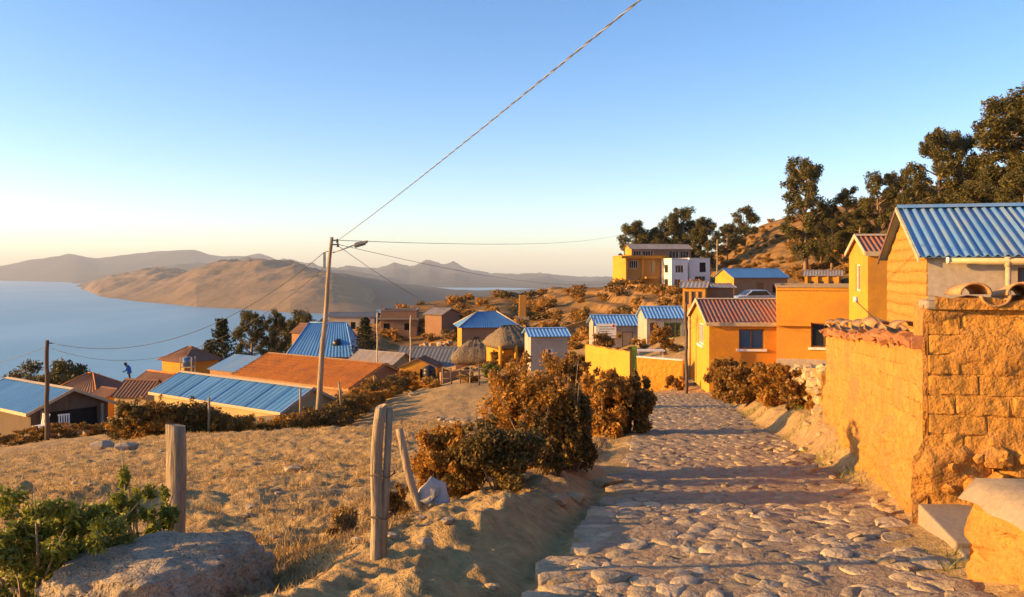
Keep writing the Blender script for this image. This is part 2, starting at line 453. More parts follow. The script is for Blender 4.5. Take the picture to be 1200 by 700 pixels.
def sstep(a, b, x):
    t = np.clip((np.asarray(x, float) - a) / (b - a), 0, 1); return t * t * (3 - 2 * t)

def ground(x, y, fine=True):
    """height of the ground sheet"""
    x = np.atleast_1d(np.asarray(x, float)); y = np.atleast_1d(np.asarray(y, float))
    z = base_z(x, y)
    d = x - path_x(y); w = path_w(y)
    near = sstep(36, 30, y) * sstep(-6, -3, y)
    # bed of the path, gutter and bank on its left
    onp = sstep(w + 0.5, w + 0.05, np.abs(d)) * near
    z = z * (1 - onp) + path_z(y) * onp
    left = -d - w
    bank = np.exp(-((left - 0.60) / np.where(left < 0.60, 0.27, 0.75)) ** 2) * near * sstep(16, 11, y) * (0.17 + 0.05 * np_noise(y * 1.3, y * 0.0, 5) + 0.05 * fbm(x * 3, y * 3, 3, 6))
    bank += np.exp(-((left - 1.0) / 0.6) ** 2) * near * sstep(8.5, 6, y) * 0.10
    gut = np.exp(-((left - 0.14) / 0.12) ** 2) * near * 0.09 * sstep(10, 6.5, y)
    z = z + bank - gut
    far = np.hypot(x, y)
    # the field ends at a lip; the lane between it and the hedge is sunk to lie in shade
    lip = (y + 0.97 * x - 17.6 - 0.7 * np_noise(x * .5, y * .5, 15)) / 1.39
    z = z - 0.85 * sstep(0.0, 2.4, lip) * sstep(46, 34, y) * sstep(-16, -9, x) * sstep(0.4, -1.5, x - 0.10 * (y - 20))
    # terraces on the hillside
    tm = sstep(62, 85, y) * sstep(-6, 12, x - 0.02 * y) * sstep(230, 190, y) * sstep(0.36, 0.26, x / np.maximum(y, 1))
    st = 1.15
    zq = z + 0.35 * fbm(x / 14, y / 14, 2, 61)
    q = zq / st; fl = np.floor(q); fr = q - fl
    z = z * (1 - tm) + (z + st * (sstep(0.62, 0.95, fr) - fr) * 0.9) * tm
    if fine:
        field = 1 - onp
        z = z + field * (0.035 * fbm(x * 0.9, y * 0.9, 3, 3) + 0.042 * fbm(x * 3.4, y * 3.4, 4, 9, .6) * sstep(60, 25, far)
                         + 0.22 * sstep(25, 60, far) * fbm(x / 5, y / 5, 4, 12))
        z = z + onp * 0.02 * fbm(x * 2.2, y * 2.2, 3, 21)
        # a heap of dug earth on the far left of the field
        z = z + 0.42 * np.exp(-(((x + 5.0) / 1.5) ** 2 + ((y - 8.6) / 0.75) ** 2)) * (1 + 0.25 * fbm(x * 3, y * 3, 3, 33))
    return z

# lookup table of the same heights (fast for the thousands of placements below)
_gu = np.linspace(np.arcsinh(-160 / 9.0), np.arcsinh(160 / 9.0), 900); _gv = np.linspace(np.arcsinh(-6 / 9.0), np.arcsinh(300 / 9.0), 900)
_GU, _GV = np.meshgrid(_gu, _gv)
_GT = ground(9.0 * np.sinh(_GU.ravel()), 9.0 * np.sinh(_GV.ravel())).reshape(900, 900)
def gzv(x, y):
    a = (np.arcsinh(np.asarray(x, float) / 9.0) - _gu[0]) / (_gu[1] - _gu[0]); b = (np.arcsinh(np.asarray(y, float) / 9.0) - _gv[0]) / (_gv[1] - _gv[0])
    a = np.clip(a, 0, 898.999); b = np.clip(b, 0, 898.999); i = a.astype(int); j = b.astype(int); a = a - i; b = b - j
    return (_GT[j, i] * (1 - a) + _GT[j, i + 1] * a) * (1 - b) + (_GT[j + 1, i] * (1 - a) + _GT[j + 1, i + 1] * a) * b
def gz(x, y): return float(gzv(np.float64(x), np.float64(y)))
_YS = np.geomspace(3.0, 260, 900)
def at_ground(px, py):
    """depth at which the line of sight through a pixel meets the ground"""
    X = (px - CX) / FPX * _YS; Z = -(py - HY) / FPX * _YS
    k = np.nonzero(Z < gzv(X, _YS))[0]
    return float(_YS[k[0]]) if len(k) else 260.0

def ground_mat():
    t = NT('dry_ground'); co = t.pos()
    nl = t.noise(co, 0.10, 5, 0.6); nm = t.noise(co, 1.1, 6, 0.7); ns = t.noise(co, 9, 5, 0.75)
    col = t.ramp(nm, [(0.25, (0.22, 0.13, 0.06)), (0.5, (0.40, 0.262, 0.108)), (0.75, (0.54, 0.365, 0.15))])
    col = t.mix(t.ramp(nl, [(0.42, (0, 0, 0)), (0.62, (0.7, 0.7, 0.7))]), col, t.ramp(nm, [(0.3, (0.26, 0.17, 0.09)), (0.7, (0.40, 0.27, 0.145))]))
    col = t.mix(0.45, col, t.ramp(ns, [(0.32, (0.10, 0.06, 0.03)), (0.55, (0.43, 0.285, 0.12)), (0.75, (0.62, 0.435, 0.185))]))
    # low green-brown scrub far off on the hill
    sep = t.new('ShaderNodeSeparateXYZ'); t.link(co, sep.inputs[0])
    farm = t.new('ShaderNodeMapRange'); t.link(sep.outputs[1], farm.inputs[0]); farm.inputs[1].default_value = 55; farm.inputs[2].default_value = 95
    nv = t.noise(co, 0.35, 6, 0.75)
    sc = t.math('MULTIPLY', t.ramp(nv, [(0.48, (0, 0, 0)), (0.6, (0.85,) * 3)]), farm.outputs[0])
    col = t.mix(farm.outputs[0], col, t.ramp(nm, [(0.3, (0.17, 0.088, 0.028)), (0.7, (0.34, 0.185, 0.055))]))
    col = t.mix(sc, col, (0.105, 0.07, 0.028))
    b1 = t.bump(nm, 0.5, 0.12); b2 = t.bump(ns, 0.9, 0.05, b1); b3 = t.bump(t.noise(co, 40, 4, 0.7), 0.6, 0.015, b2)
    t.bsdf(col, 0.95, 0, b3, 0.1)
    return t.m
M['ground'] = ground_mat()

def build_ground():
    th = np.concatenate([np.linspace(-180, -42, 70, endpoint=False), np.linspace(-42, 42, 560, endpoint=False), np.linspace(42, 180, 70, endpoint=False)])
    th = np.radians(th)
    r = np.concatenate([[0.4, 0.9, 1.5, 2.0, 2.5], np.geomspace(2.8, 260, 520), np.geomspace(266, 1100, 50)])
    T, R = np.meshgrid(th, r)
    X = R * np.sin(T); Y = R * np.cos(T)
    Z = ground(X.ravel(), Y.ravel())
    V = np.stack([X.ravel(), Y.ravel(), Z], 1)
    nt, nr = len(th), len(r)
    i = np.arange(nr - 1)[:, None]; j = np.arange(nt)[None, :]; j2 = (j + 1) % nt
    F = np.stack([i * nt + j, i * nt + j2, (i + 1) * nt + j2, (i + 1) * nt + j], -1).reshape(-1, 4)
    F = F[:, ::-1]
    me = mesh_np('ground', V, F, M['ground'], True)
    o = link('ground', me); tag(o, kind='structure')
build_ground()

# ------------------------------------------------------------------ lake and far hills
def lake_mat():
    t = NT('lake_water'); co = t.pos()
    n1 = t.noise(co, 0.12, 5, 0.65, (1.0, 0.5, 1)); n2 = t.noise(co, 0.004, 5, 0.6, (1, 0.25, 1))
    b = t.bump(n1, 0.35, 1.0)
    col = t.ramp(n2, [(0.3, (0.065, 0.22, 0.31)), (0.7, (0.085, 0.255, 0.345))])
    t.bsdf(col, t.ramp(n2, [(0.35, (0.30,) * 3), (0.65, (0.38,) * 3)]), 0, b, 0.35)
    return t.m
M['water'] = lake_mat()
lk = MB(); lk.quad((-19000, -1500, -EYE_ABOVE_LAKE), (15000, -1500, -EYE_ABOVE_LAKE), (15000, 17000, -EYE_ABOVE_LAKE), (-19000, 17000, -EYE_ABOVE_LAKE))
tag(lk.build('lake', M['water']), kind='structure')

def hill_mat(name, c1, c2, c3_, sc):
    t = NT(name); co = t.pos()
    n = t.noise(co, sc, 7, 0.65); n2 = t.noise(co, sc * 5, 5, 0.7)
    col = t.ramp(n, [(0.35, c1), (0.5, c2), (0.66, c3_)])
    col = t.mix(0.4, col, t.ramp(n2, [(0.35, mul(c1, 0.7)), (0.65, c3_)]))
    t.bsdf(col, 0.95, 0, t.bump(n2, 0.6, 12), 0.1)
    return t.m
M['hill'] = hill_mat('bare_hill', (0.10, 0.068, 0.036), (0.165, 0.108, 0.055), (0.23, 0.15, 0.075), 0.004)
M['hill_far'] = hill_mat('far_hill', (0.022, 0.028, 0.026), (0.036, 0.042, 0.036), (0.055, 0.06, 0.048), 0.0015)

def hill(name, sky, shore, back, mat, gully, gscale, seed, nu=160, nv=70):
    """sky: (px, row, depth) along the crest; shore: (px, depth) at the water; the far side falls back to the lake"""
    sky = np.array(sky, float); shore = np.array(shore, float)
    px = np.linspace(sky[0, 0], sky[-1, 0], nu)
    zc = -(np.interp(px, sky[:, 0], sky[:, 1]) - HY) / FPX * np.interp(px, sky[:, 0], sky[:, 2])
    yc = np.interp(px, sky[:, 0], sky[:, 2]); ys = np.interp(px, shore[:, 0], shore[:, 1])
    v = np.concatenate([np.linspace(-0.08, 1, nv), np.linspace(1.05, 2, nv // 3)])
    P, Vv = np.meshgrid(px, v)
    Yc = np.tile(yc, (len(v), 1)); Ys = np.tile(ys, (len(v), 1)); Zc = np.tile(zc, (len(v), 1))
    Yf = np.where(Vv <= 1, Ys + (Yc - Ys) * Vv, Yc + (Vv - 1) * back)
    X = (P - CX) / FPX * Yf
    prof = np.where(Vv <= 1, np.sin(np.clip(Vv, -0.1, 1) * math.pi / 2) ** 1.0, np.cos((Vv - 1) * math.pi / 2))
    prof = np.where(Vv < 0, Vv * 1.5, prof)
    floor = -EYE_ABOVE_LAKE - 3
    Z = floor + (Zc - floor) * prof
    env = np.sin(np.clip(Vv / 2, 0, 1) * math.pi)
    rid = 1 - np.abs(fbm(X / gscale, Yf / (gscale * 2.2), 4, seed))
    Z = Z + gully * env * (rid - 0.75) + gully * 0.25 * env * fbm(X / gscale * 4, Yf / gscale * 4, 3, seed + 5)
    V3 = np.stack([X.ravel(), Yf.ravel(), Z.ravel()], 1)
    n1, n2 = len(v), nu
    i = np.arange(n1 - 1)[:, None]; j = np.arange(n2 - 1)[None, :]
    F = np.stack([i * n2 + j, i * n2 + j + 1, (i + 1) * n2 + j + 1, (i + 1) * n2 + j], -1).reshape(-1, 4)
    o = link(name, mesh_np(name, V3, F, mat, True)); tag(o, kind='structure')

hill('hill_peninsula', [(88, 339, 6400), (105, 331, 6000), (130, 325, 5600), (170, 318, 5000), (210, 312, 4500), (250, 308, 4200), (300, 307, 3800), (345, 310, 3500), (390, 320, 3300), (425, 338, 3150), (455, 356, 3000), (480, 366, 2900)],
     [(88, 6300), (118, 3900), (160, 3350), (230, 2850), (280, 2700), (340, 2450), (480, 2300)], 2600, M['hill'], 46, 400, 3, 360, 120)
hill('hill_shore', [(85, 331, 8600), (120, 324, 8400), (160, 315, 8300), (200, 309, 8200), (260, 305, 8000), (305, 303, 7800), (340, 305, 7600), (380, 315, 7400), (430, 322, 7200), (480, 331, 7000)],
     [(85, 8400), (480, 5600)], 2600, M['hill_far'], 60, 900, 8)
hill('hills_far_shore', [(-160, 322, 12800), (-80, 325, 12600), (-20, 317, 12500), (0, 313, 12500), (30, 306, 12500), (80, 298, 12500), (115, 304, 12500), (150, 300, 12500), (185, 297, 12500), (226, 295, 12500), (245, 300, 12400), (285, 302, 12400), (305, 298, 12400), (325, 306, 12400), (370, 316, 12400), (430, 324, 12200)],
     [(-160, 11200), (0, 10900), (90, 9000), (430, 9000)], 3500, M['hill_far'], 70, 1500, 14)
hill('mountains_blue', [(300, 310, 12500), (335, 306, 12500), (365, 311, 12500), (395, 315, 12500), (408, 313, 12500), (440, 318, 12500), (462, 311, 12500), (480, 314, 12500), (490, 311, 12500), (503, 307, 12500), (515, 312.5, 12500), (533, 310, 12500), (550, 318, 12500), (575, 322, 12500), (600, 323, 12500), (622, 322, 12500), (640, 321, 12500), (662, 324, 12400), (700, 323, 12400), (760, 324, 12400)],
     [(300, 7200), (760, 5200)], 3000, M['hill_far'], 95, 800, 22, 320)
hill('hills_bay', [(370, 320, 4700), (405, 321, 4700), (430, 326, 4600), (465, 332, 4500), (500, 336, 4500), (530, 340, 4400), (560, 342, 4400), (600, 341, 4400), (650, 339, 4400), (700, 338, 4400), (740, 338, 4400)],
     [(370, 2900), (440, 2650), (740, 2600)], 900, M['hill_far'], 9, 500, 31)

def haze():
    b = MB(); b.box(-20000, 16000, -1600, 17500, -EYE_ABOVE_LAKE - 20, 320)
    t = NT('haze_air')
    v = t.new('ShaderNodeVolumePrincipled')
    v.inputs['Color'].default_value = (0.76, 0.86, 1.0, 1)
    v.inputs['Density'].default_value = 6e-5
    v.inputs['Anisotropy'].default_value = 0.0
    t.link(v.outputs[0], t.out.inputs['Volume'])
    o = b.build('haze', t.m); tag(o, 'thin bluish evening haze in the air over the lake', 'haze', kind='stuff')
haze()

# ------------------------------------------------------------------ the cobbled path
def build_path():
    ys = np.concatenate([np.arange(-3.5, 12, 0.12), np.arange(12, 36, 0.25)])
    us = np.linspace(-1, 1, 25)
    V = []
    for y in ys:
        w = float(path_w(y)) + 0.10
        xs = float(path_x(y)) + us * w + 0.05 * fbm(np.full(25, y) * 0.8, us * 0, 2, 40) * np.abs(us)
        z = ground(xs, np.full(25, y)) + 0.006 + 0.012 * fbm(xs * 7, np.full(25, y) * 7, 3, 44) - 0.03 * np.abs(us) ** 8
        V.append(np.stack([xs, np.full(25, y), z + .004], 1))
    V = np.concatenate(V)
    n1, n2 = len(ys), 25
    i = np.arange(n1 - 1)[:, None]; j = np.arange(n2 - 1)[None, :]
    F = np.stack([i * n2 + j, i * n2 + j + 1, (i + 1) * n2 + j + 1, (i + 1) * n2 + j], -1).reshape(-1, 4)
    path = link('path', mesh_np('path', V, F, M['pathdirt'], True))
    tag(path, 'rough cobbled stone path running downhill between bushes and adobe walls', None, kind='structure')
    # voronoi layout of the stones in path coordinates (s along, t across)
    rng = random.Random(5)
    pts = []; s = 3.2
    while s < 33.5:
        step = 0.115 + 0.04 * rng.random() if s < 14 else 0.26
        t = -0.95 + rng.random() * 0.2; wv = float(path_w(s))
        while t < 1.0:
            pts.append((s + rng.uniform(-0.08, 0.08), t * wv + rng.uniform(-0.05, 0.05)))
            t += rng.uniform(0.11, 0.25) / wv
        s += step
    pts.sort()
    P = np.array(pts)
    stuff = MB(); count = 0
    for k, (s0, t0) in enumerate(pts):
        if rng.random() < 0.07: continue
        lo = np.searchsorted(P[:, 0], s0 - 0.7); hi = np.searchsorted(P[:, 0], s0 + 0.7)
        nb = [q for q in P[lo:hi] if (q[0] != s0 or q[1] != t0)]
        nb.sort(key=lambda q: (q[0] - s0) ** 2 + (q[1] - t0) ** 2)
        poly = [(s0 - 0.13, t0 - 0.16), (s0 + 0.13, t0 - 0.16), (s0 + 0.13, t0 + 0.16), (s0 - 0.13, t0 + 0.16)]
        for q in nb[:14]:
            mx, my = (q[0] + s0) / 2, (q[1] + t0) / 2; dx, dy = q[0] - s0, q[1] - t0
            out = []
            for a in range(len(poly)):
                p1, p2 = poly[a], poly[(a + 1) % len(poly)]
                d1 = (p1[0] - mx) * dx + (p1[1] - my) * dy; d2 = (p2[0] - mx) * dx + (p2[1] - my) * dy
                if d1 <= 0: out.append(p1)
                if (d1 < 0) != (d2 < 0):
                    f = d1 / (d1 - d2); out.append((p1[0] + (p2[0] - p1[0]) * f, p1[1] + (p2[1] - p1[1]) * f))
            poly = out
            if len(poly) < 3: break
        if len(poly) < 3: continue
        cs = sum(p[0] for p in poly) / len(poly); ct = sum(p[1] for p in poly) / len(poly)
        shr = rng.uniform(0.94, 1.0)
        poly = [(cs + (p[0] - cs) * shr, ct + (p[1] - ct) * shr) for p in poly]
        big = count < 300
        # cut the corners once so that the stone is rounded
        out = []
        for a in range(len(poly)):
            p1, p2 = poly[a], poly[(a + 1) % len(poly)]
            out.append((p1[0] * .72 + p2[0] * .28, p1[1] * .72 + p2[1] * .28))
            if big: out.append((p1[0] * .28 + p2[0] * .72, p1[1] * .28 + p2[1] * .72))
        poly = [(p[0] + rng.uniform(-.012, .012), p[1] + rng.uniform(-.012, .012)) for p in out]
        n = len(poly)
        hh = rng.uniform(0.003, 0.018); tx, ty = rng.gauss(0, 0.05), rng.gauss(0, 0.045)
        cx_, cy_ = float(path_x(cs)) + ct, cs
        g = gz(cx_, cy_)
        def pt(p, sc, z):
            a, b = (p[0] - cs) * sc, (p[1] - ct) * sc
            return (b, a, z + tx * b + ty * a + rng.uniform(-.007, .007))
        vs = [pt(p, 1.0, -0.06) for p in poly] + [pt(p, 1.0, hh * 0.55) for p in poly] + [pt(p, rng.uniform(.78, .88), hh) for p in poly] + [(0, 0, hh + 0.006)]
        fs = [(a, n + a, n + (a + 1) % n, (a + 1) % n)[::-1] for a in range(n)] + [(n + a, 2 * n + a, 2 * n + (a + 1) % n, n + (a + 1) % n)[::-1] for a in range(n)]
        fs += [(2 * n + a, 2 * n + (a + 1) % n, 3 * n) for a in range(n)]
        fs = [f[::-1] for f in fs]
        if big:
            mb = MB(); mb.add(vs, fs, True)
            mb.build('cobblestone', M['cobble'], path, (cx_, cy_, g))
        else:
            stuff.add([(v[0] + cx_, v[1] + cy_, v[2] + g) for v in vs], fs, True)
        count += 1
    so = stuff.build('distant_cobblestones', M['cobble'], path); so['kind'] = 'stuff'
build_path()

# ------------------------------------------------------------------ stones
def lump_mesh(name, mat, sub=2, seed=0, amp=0.25, flat=0.75, freq=1.3, fine=0.0, ffreq=5):
    bm = bmesh.new(); bmesh.ops.create_icosphere(bm, subdivisions=sub, radius=1.0)
    from mathutils import noise
    off = Vector((seed * 3.7, seed * 1.3, -seed * 2.1))
    for v in bm.verts:
        n = v.co.normalized()
        d = 1 + amp * noise.noise(n * freq + off) + amp * 0.5 * noise.noise(n * freq * 2.3 + off)
        if fine: d += fine * noise.noise(n * ffreq + off) + fine * 0.6 * noise.noise(n * ffreq * 2.2 + off) + fine * 0.35 * noise.noise(n * ffreq * 4.7 + off)
        v.co = n * d
        if v.co.z > flat: v.co.z = flat + (v.co.z - flat) * 0.3
    me = bpy.data.meshes.new(name); bm.to_mesh(me); bm.free()
    me.materials.append(mat)
    if sub > 2: me.polygons.foreach_set('use_smooth', [True] * len(me.polygons))
    return me
STONES = [lump_mesh('stone', M['stone'], 1, i, 0.45, 0.6) for i in range(6)]
MSTONES = [lump_mesh('mud_stone', M['mud'], 1, i + 40, 0.45, 0.6) for i in range(6)]
PSTONES = [lump_mesh('pale_stone', M['pale_stone'], 1, i + 20, 0.4, 0.7) for i in range(6)]

# ------------------------------------------------------------------ adobe bricks
def brick_mesh(name, mat, seed, jit=0.04):
    """unit brick (1 x 1 x 1 about its centre) with worn corners"""
    bm = bmesh.new(); bmesh.ops.create_cube(bm, size=1.0)
    r = random.Random(seed)
    xe = [e for e in bm.edges if abs(e.verts[0].co.x - e.verts[1].co.x) > .5]
    bmesh.ops.subdivide_edges(bm, edges=xe, cuts=4)
    for v in bm.verts:
        if abs(v.co.x) < .49: v.co.z *= 1 + r.uniform(-.10, .03); v.co.x += r.uniform(-.05, .05)
    bmesh.ops.bevel(bm, geom=[e for e in bm.edges if e.calc_face_angle(0) > .6], offset=0.05, segments=1, affect='EDGES')
    for v in bm.verts:
        v.co += Vector((r.uniform(-jit, jit) * 0.5, r.uniform(-jit, jit), r.uniform(-jit, jit)))
    me = bpy.data.meshes.new(name); bm.to_mesh(me); bm.free(); me.materials.append(mat)
    return me
BRICKS = [brick_mesh('adobe_brick', M['adobe'], i) for i in range(8)]

def displaced_face(nu, nv, fn):
    V = np.array([fn(u, v) for v in np.linspace(0, 1, nv) for u in np.linspace(0, 1, nu)])
    i = np.arange(nv - 1)[:, None]; j = np.arange(nu - 1)[None, :]
    F = np.stack([i * nu + j, i * nu + j + 1, (i + 1) * nu + j + 1, (i + 1) * nu + j], -1).reshape(-1, 4)
    return V, F

WA = Vector((2.92, 6.0, 0)); WB = Vector((4.42, 12.0, 0))
def adobe_wall():
    root = empty('adobe_wall', (WA.x, WA.y, gz(WA.x, WA.y)))
    tag(root, 'tall crumbling adobe wall with clay tiles on top beside the path', 'wall')
    R0 = root.location.copy()
    d = (WB - WA); L = d.length; u = d.normalized(); nrm = Vector((-u.y, u.x, 0))       # face towards the path
    fdir = Vector((u.y, -u.x, 0)); fn = -u                                               # the end face towards the camera
    FW = 3.2
    top = lambda s: -0.47 - (0.36 / L) * s
    rng = random.Random(3)
    # mud core of the long side
    nu_, nv_ = 240, 60
    V = []; 
    for j in range(nv_):
        for i in range(nu_):
            s = L * i / (nu_ - 1); f = j / (nv_ - 1)
            p = WA + u * s
            b = gz(p.x, p.y) - 0.15; z = b + (top(s) - b) * f
            low = 1 - max(0, min(1, (f - 0.42 - 0.06 * math.sin(s * 2.1)) / 0.10))
            h = 0.035 * low + low * (0.035 * float(fbm(s * 2.3, z * 2.3, 3, 4)) + 0.034 * float(fbm(s * 8, z * 7, 4, 6, .6)))
            h += (1 - low) * min(.018, .06 * max(0, float(fbm(s * 2.0, z * 4, 4, 23)) - .1))
            h += 0.025 * max(0, 0.25 - f) * 4 * (0.5 + 0.5 * float(np_noise(s * 1.7, 0, 8)))
            if j == nv_ - 1: h = -0.02
            q = p + nrm * h; V.append((q.x - R0.x, q.y - R0.y, z - R0.z))
    # back and top
    i_ = np.arange(nv_ - 1)[:, None]; j_ = np.arange(nu_ - 1)[None, :]
    F = np.stack([i_ * nu_ + j_, i_ * nu_ + j_ + 1, (i_ + 1) * nu_ + j_ + 1, (i_ + 1) * nu_ + j_], -1).reshape(-1, 4).tolist()
    core = MB(); core.v = V; core.f = [f[::-1] for f in F]; core.sm = [True] * len(F)
    def loc(p, z): return (p.x - R0.x, p.y - R0.y, z - R0.z)
    T = 0.42
    a0, a1 = WA + nrm * -0.02, WB + nrm * -0.02; b0, b1 = WA - nrm * T, WB - nrm * T
    core.quad(loc(a0, top(0)), loc(a1, top(L)), loc(b1, top(L)), loc(b0, top(0)))
    core.quad(loc(b0, top(0)), loc(b1, top(L)), loc(b1, gz(b1.x, b1.y) - .2), loc(b0, gz(b0.x, b0.y) - .2))
    core.quad(loc(a1, top(L)), loc(WB + nrm * .05, gz(WB.x, WB.y) - .2), loc(b1, gz(b1.x, b1.y) - .2), loc(b1, top(L)))
    # the end wall that faces the camera: taller, rough, stone footing
    ft = -0.235
    nx, nz = 90, 60; V2 = []
    for j in range(nz):
        for i in range(nx):
            s = FW * i / (nx - 1); f = j / (nz - 1)
            p = WA + fdir * s; b = -1.95; z = b + (ft - b) * f
            low = 1 - max(0, min(1, (f - 0.36) / 0.08))
            h = 0.035 * low + low * 0.035 * float(fbm(s * 5, z * 5, 3, 14)) + 0.03 * float(fbm(s * 11, z * 11, 3, 16)) * (0.25 + 0.75 * low) + (1 - low) * min(.03, .11 * max(0, float(fbm(s * 2.6, z * 3.4, 4, 19)) + .06))
            if f > 0.97: h = 0.01
            q = p + fn * (h - 0.004) - fdir * (0.075 * low + .03) * (1 - i / (nx - 1)) ** 10; V2.append((q.x - R0.x, q.y - R0.y, z - R0.z))
    i_ = np.arange(nz - 1)[:, None]; j_ = np.arange(nx - 1)[None, :]
    F2 = np.stack([i_ * nx + j_, i_ * nx + j_ + 1, (i_ + 1) * nx + j_ + 1, (i_ + 1) * nx + j_], -1).reshape(-1, 4).tolist()
    core.add(V2, F2, True)
    # top of the end wall, its left jamb above the long wall, its back
    p0, p1 = WA + fn * 0.006, WA + fdir * FW; q0, q1 = WA + u * 0.46, WA + u * 0.46 + fdir * FW
    core.quad(loc(p0, ft), loc(p1, ft), loc(q1, ft), loc(q0, ft))
    core.quad(loc(p0, ft), loc(q0, ft), loc(q0, -1.9), loc(p0, -1.9))
    core.quad(loc(q0, ft), loc(q1, ft), loc(q1, -1.9), loc(q0, -1.9))
    core.build('mud_core', M['mud'], root)
    # bricks of the upper courses on the long side
    ch, bl = 0.125, 0.36
    az = math.atan2(u.y, u.x)
    for c in range(6):
        s = 0.02 if c % 2 == 0 else -bl / 2
        while s < L - 0.1:
            l = bl * rng.uniform(0.9, 1.1); s0 = max(s, 0.0); e = min(s + l, L)
            if e - s0 > 0.1:
                m = (s0 + e) / 2; zt = top(m) - 0.10 - ch * (c + 0.5) * (1 - 0.012 * m)
                p = WA + u * m
                o = link('brick', BRICKS[rng.randrange(8)], root, loc(p + nrm * (rng.uniform(-0.0505, -0.0465)), zt), (0, math.atan(0.36 / L + .004 * c), az), (e - s0 - 0.008, 0.11, ch - 0.008))
            s += l
    # bricks of the end face
    fz = math.atan2(fdir.y, fdir.x)
    for c in range(7):
        s = 0.0 if c % 2 else -bl * 0.5
        while s < FW - 0.1:
            l = bl * 1.05 * rng.uniform(0.85, 1.12); s0 = max(s, 0.0); e = min(s + l, FW)
            if e - s0 > 0.09:
                m = (s0 + e) / 2; zt = ft - 0.07 - 0.14 * (c + 0.5)
                p = WA + fdir * m
                link('brick', BRICKS[rng.randrange(8)], root, loc(p + fn * (rng.uniform(-0.056, -0.048)), zt), (rng.uniform(-.05, .05), rng.uniform(-.03, .03), fz + rng.uniform(-.02, .02)), (e - s0 - 0.006, 0.12, 0.14 - 0.009))
            s += l
    # footing stones of the end face
    for k in range(70):
        s = rng.uniform(0.05, FW * 0.6); z = rng.uniform(-1.75, -1.24)
        p = WA + fdir * s + fn * 0.045
        r = rng.uniform(0.03, 0.085)
        link('stone', MSTONES[rng.randrange(6)], root, loc(p, z), (rng.uniform(0, 6), rng.uniform(0, 6), rng.uniform(0, 6)), (r * 1.2, r, r * .9))
    # barrel tiles along the end wall
    def barrel(L_, r, th=0.016, n=12, inv=False):
        vs = []; fs = []
        for e in range(2):
            for lay in range(2):
                for k in range(n + 1):
                    a = math.pi * k / n
                    rr = (r - lay * th) * (1 - 0.13 * e)
                    vs.append((rr * math.cos(a), L_ * e, rr * math.sin(a) * 0.8 * (-1 if inv else 1)))
        q = n + 1
        for k in range(n):
            fs += [(k, k + 1, 2 * q + k + 1, 2 * q + k), (q + k, 3 * q + k, 3 * q + k + 1, q + k + 1), (k, q + k, q + k + 1, k + 1), (2 * q + k, 2 * q + k + 1, 3 * q + k + 1, 3 * q + k)]
        fs += [(0, 2 * q, 3 * q, q), (n, q + n, 3 * q + n, 2 * q + n)]
        mb = MB(); mb.add(vs, fs, True); return mb
    covers = barrel(0.5, 0.105); pans = barrel(0.5, 0.10, inv=True)
    first = [None, None]
    s = 0.28
    while s < FW - 0.1:
        for kind, off, zz in ((0, 0.0, 0.075), (1, 0.15, 0.07)):
            p = WA + fdir * (s + off + rng.uniform(-.015, .015)) + fn * (0.07 + rng.uniform(-.01, .015))
            rot = (rad(-3 + rng.uniform(-3, 3)), rng.uniform(-.05, .05), fz + rng.uniform(-.05, .05))
            if first[kind] is None:
                o = (covers if kind == 0 else pans).build('roof_tile', M['wall_tile'], root, loc(p, ft + zz), rot); first[kind] = o.data
            else:
                link('roof_tile', first[kind], root, loc(p, ft + zz), rot, (rng.uniform(.92, 1.08), rng.uniform(.9, 1.05), rng.uniform(.9, 1.1)))
        s += 0.30
    # mud bedding under the tiles
    bed = MB()
    n = 40; top_pts = []
    for i in range(n + 1):
        s = 0.04 + (FW - .04) * i / n
        top_pts.append((WA + fdir * s, ft + 0.045 + 0.02 * math.sin(s * 21) + rng.uniform(-.006, .006)))
    for i in range(n):
        (pa, za), (pb, zb) = top_pts[i], top_pts[i + 1]
        bed.quad(loc(pa + fn * .055, ft - .03), loc(pb + fn * .055, ft - .03), loc(pb + fn * .05, zb), loc(pa + fn * .05, za))
        bed.quad(loc(pa + fn * .05, za), loc(pb + fn * .05, zb), loc(pb + u * .4, zb), loc(pa + u * .4, za))
    bed.build('tile_bedding', M['mud'], root)
    cap = MB(); cap.box(-.05, .05, -.05, .20, -.035, .03)
    bevel(cap.build('corner_cap', M['concrete'], root, loc(WA + fdir * 0.03, ft - 0.0), (0, .05, fz)), .02)
    # row of old tiles and tile shards along the long wall
    for k in range(44):
        s = 0.12 + (L - 0.2) * (k + rng.uniform(-.3, .3)) / 44; p = WA + u * s
        link('tile_shard', BRICKS[rng.randrange(8)], root, loc(p + nrm * rng.uniform(0.0, 0.045), top(s) + rng.uniform(-0.04, 0.0)), (rng.uniform(-.5, .5), rng.uniform(-.3, .3), az + rng.uniform(-.6, .6)), (rng.uniform(.12, .2), rng.uniform(.10, .16), rng.uniform(.025, .07))).material_slots[0].link = 'OBJECT'
        root.children[-1].material_slots[0].material = M['tile_bits']
    for k in range(11):
        s = 0.5 + (L - 1.0) * k / 10.5 + rng.uniform(-.15, .15); p = WA + u * s
        link('roof_tile', first[k % 2], root, loc(p + nrm * 0.02, top(s) + 0.065), (rng.uniform(-.15, .15), rng.uniform(-.1, .1), az + math.pi / 2 + rng.uniform(-.4, .4) + math.pi), (.9, .55, .7)).material_slots[0].link = 'OBJECT'
        root.children[-1].material_slots[0].material = M['tile_old']
    # bent iron rod with an insulator standing on the wall
    p = WA + u * 1.6
    rodm = MB(); rodm.tube([loc(p - nrm * .1, top(1.6)), loc(p + nrm * .02 - fdir * .05, top(1.6) + .12), loc(p + nrm * .05 - fdir * .2, top(1.6) + .3)], .006, 6)
    rd = rodm.build('iron_rod', M['dark_wood'], root)
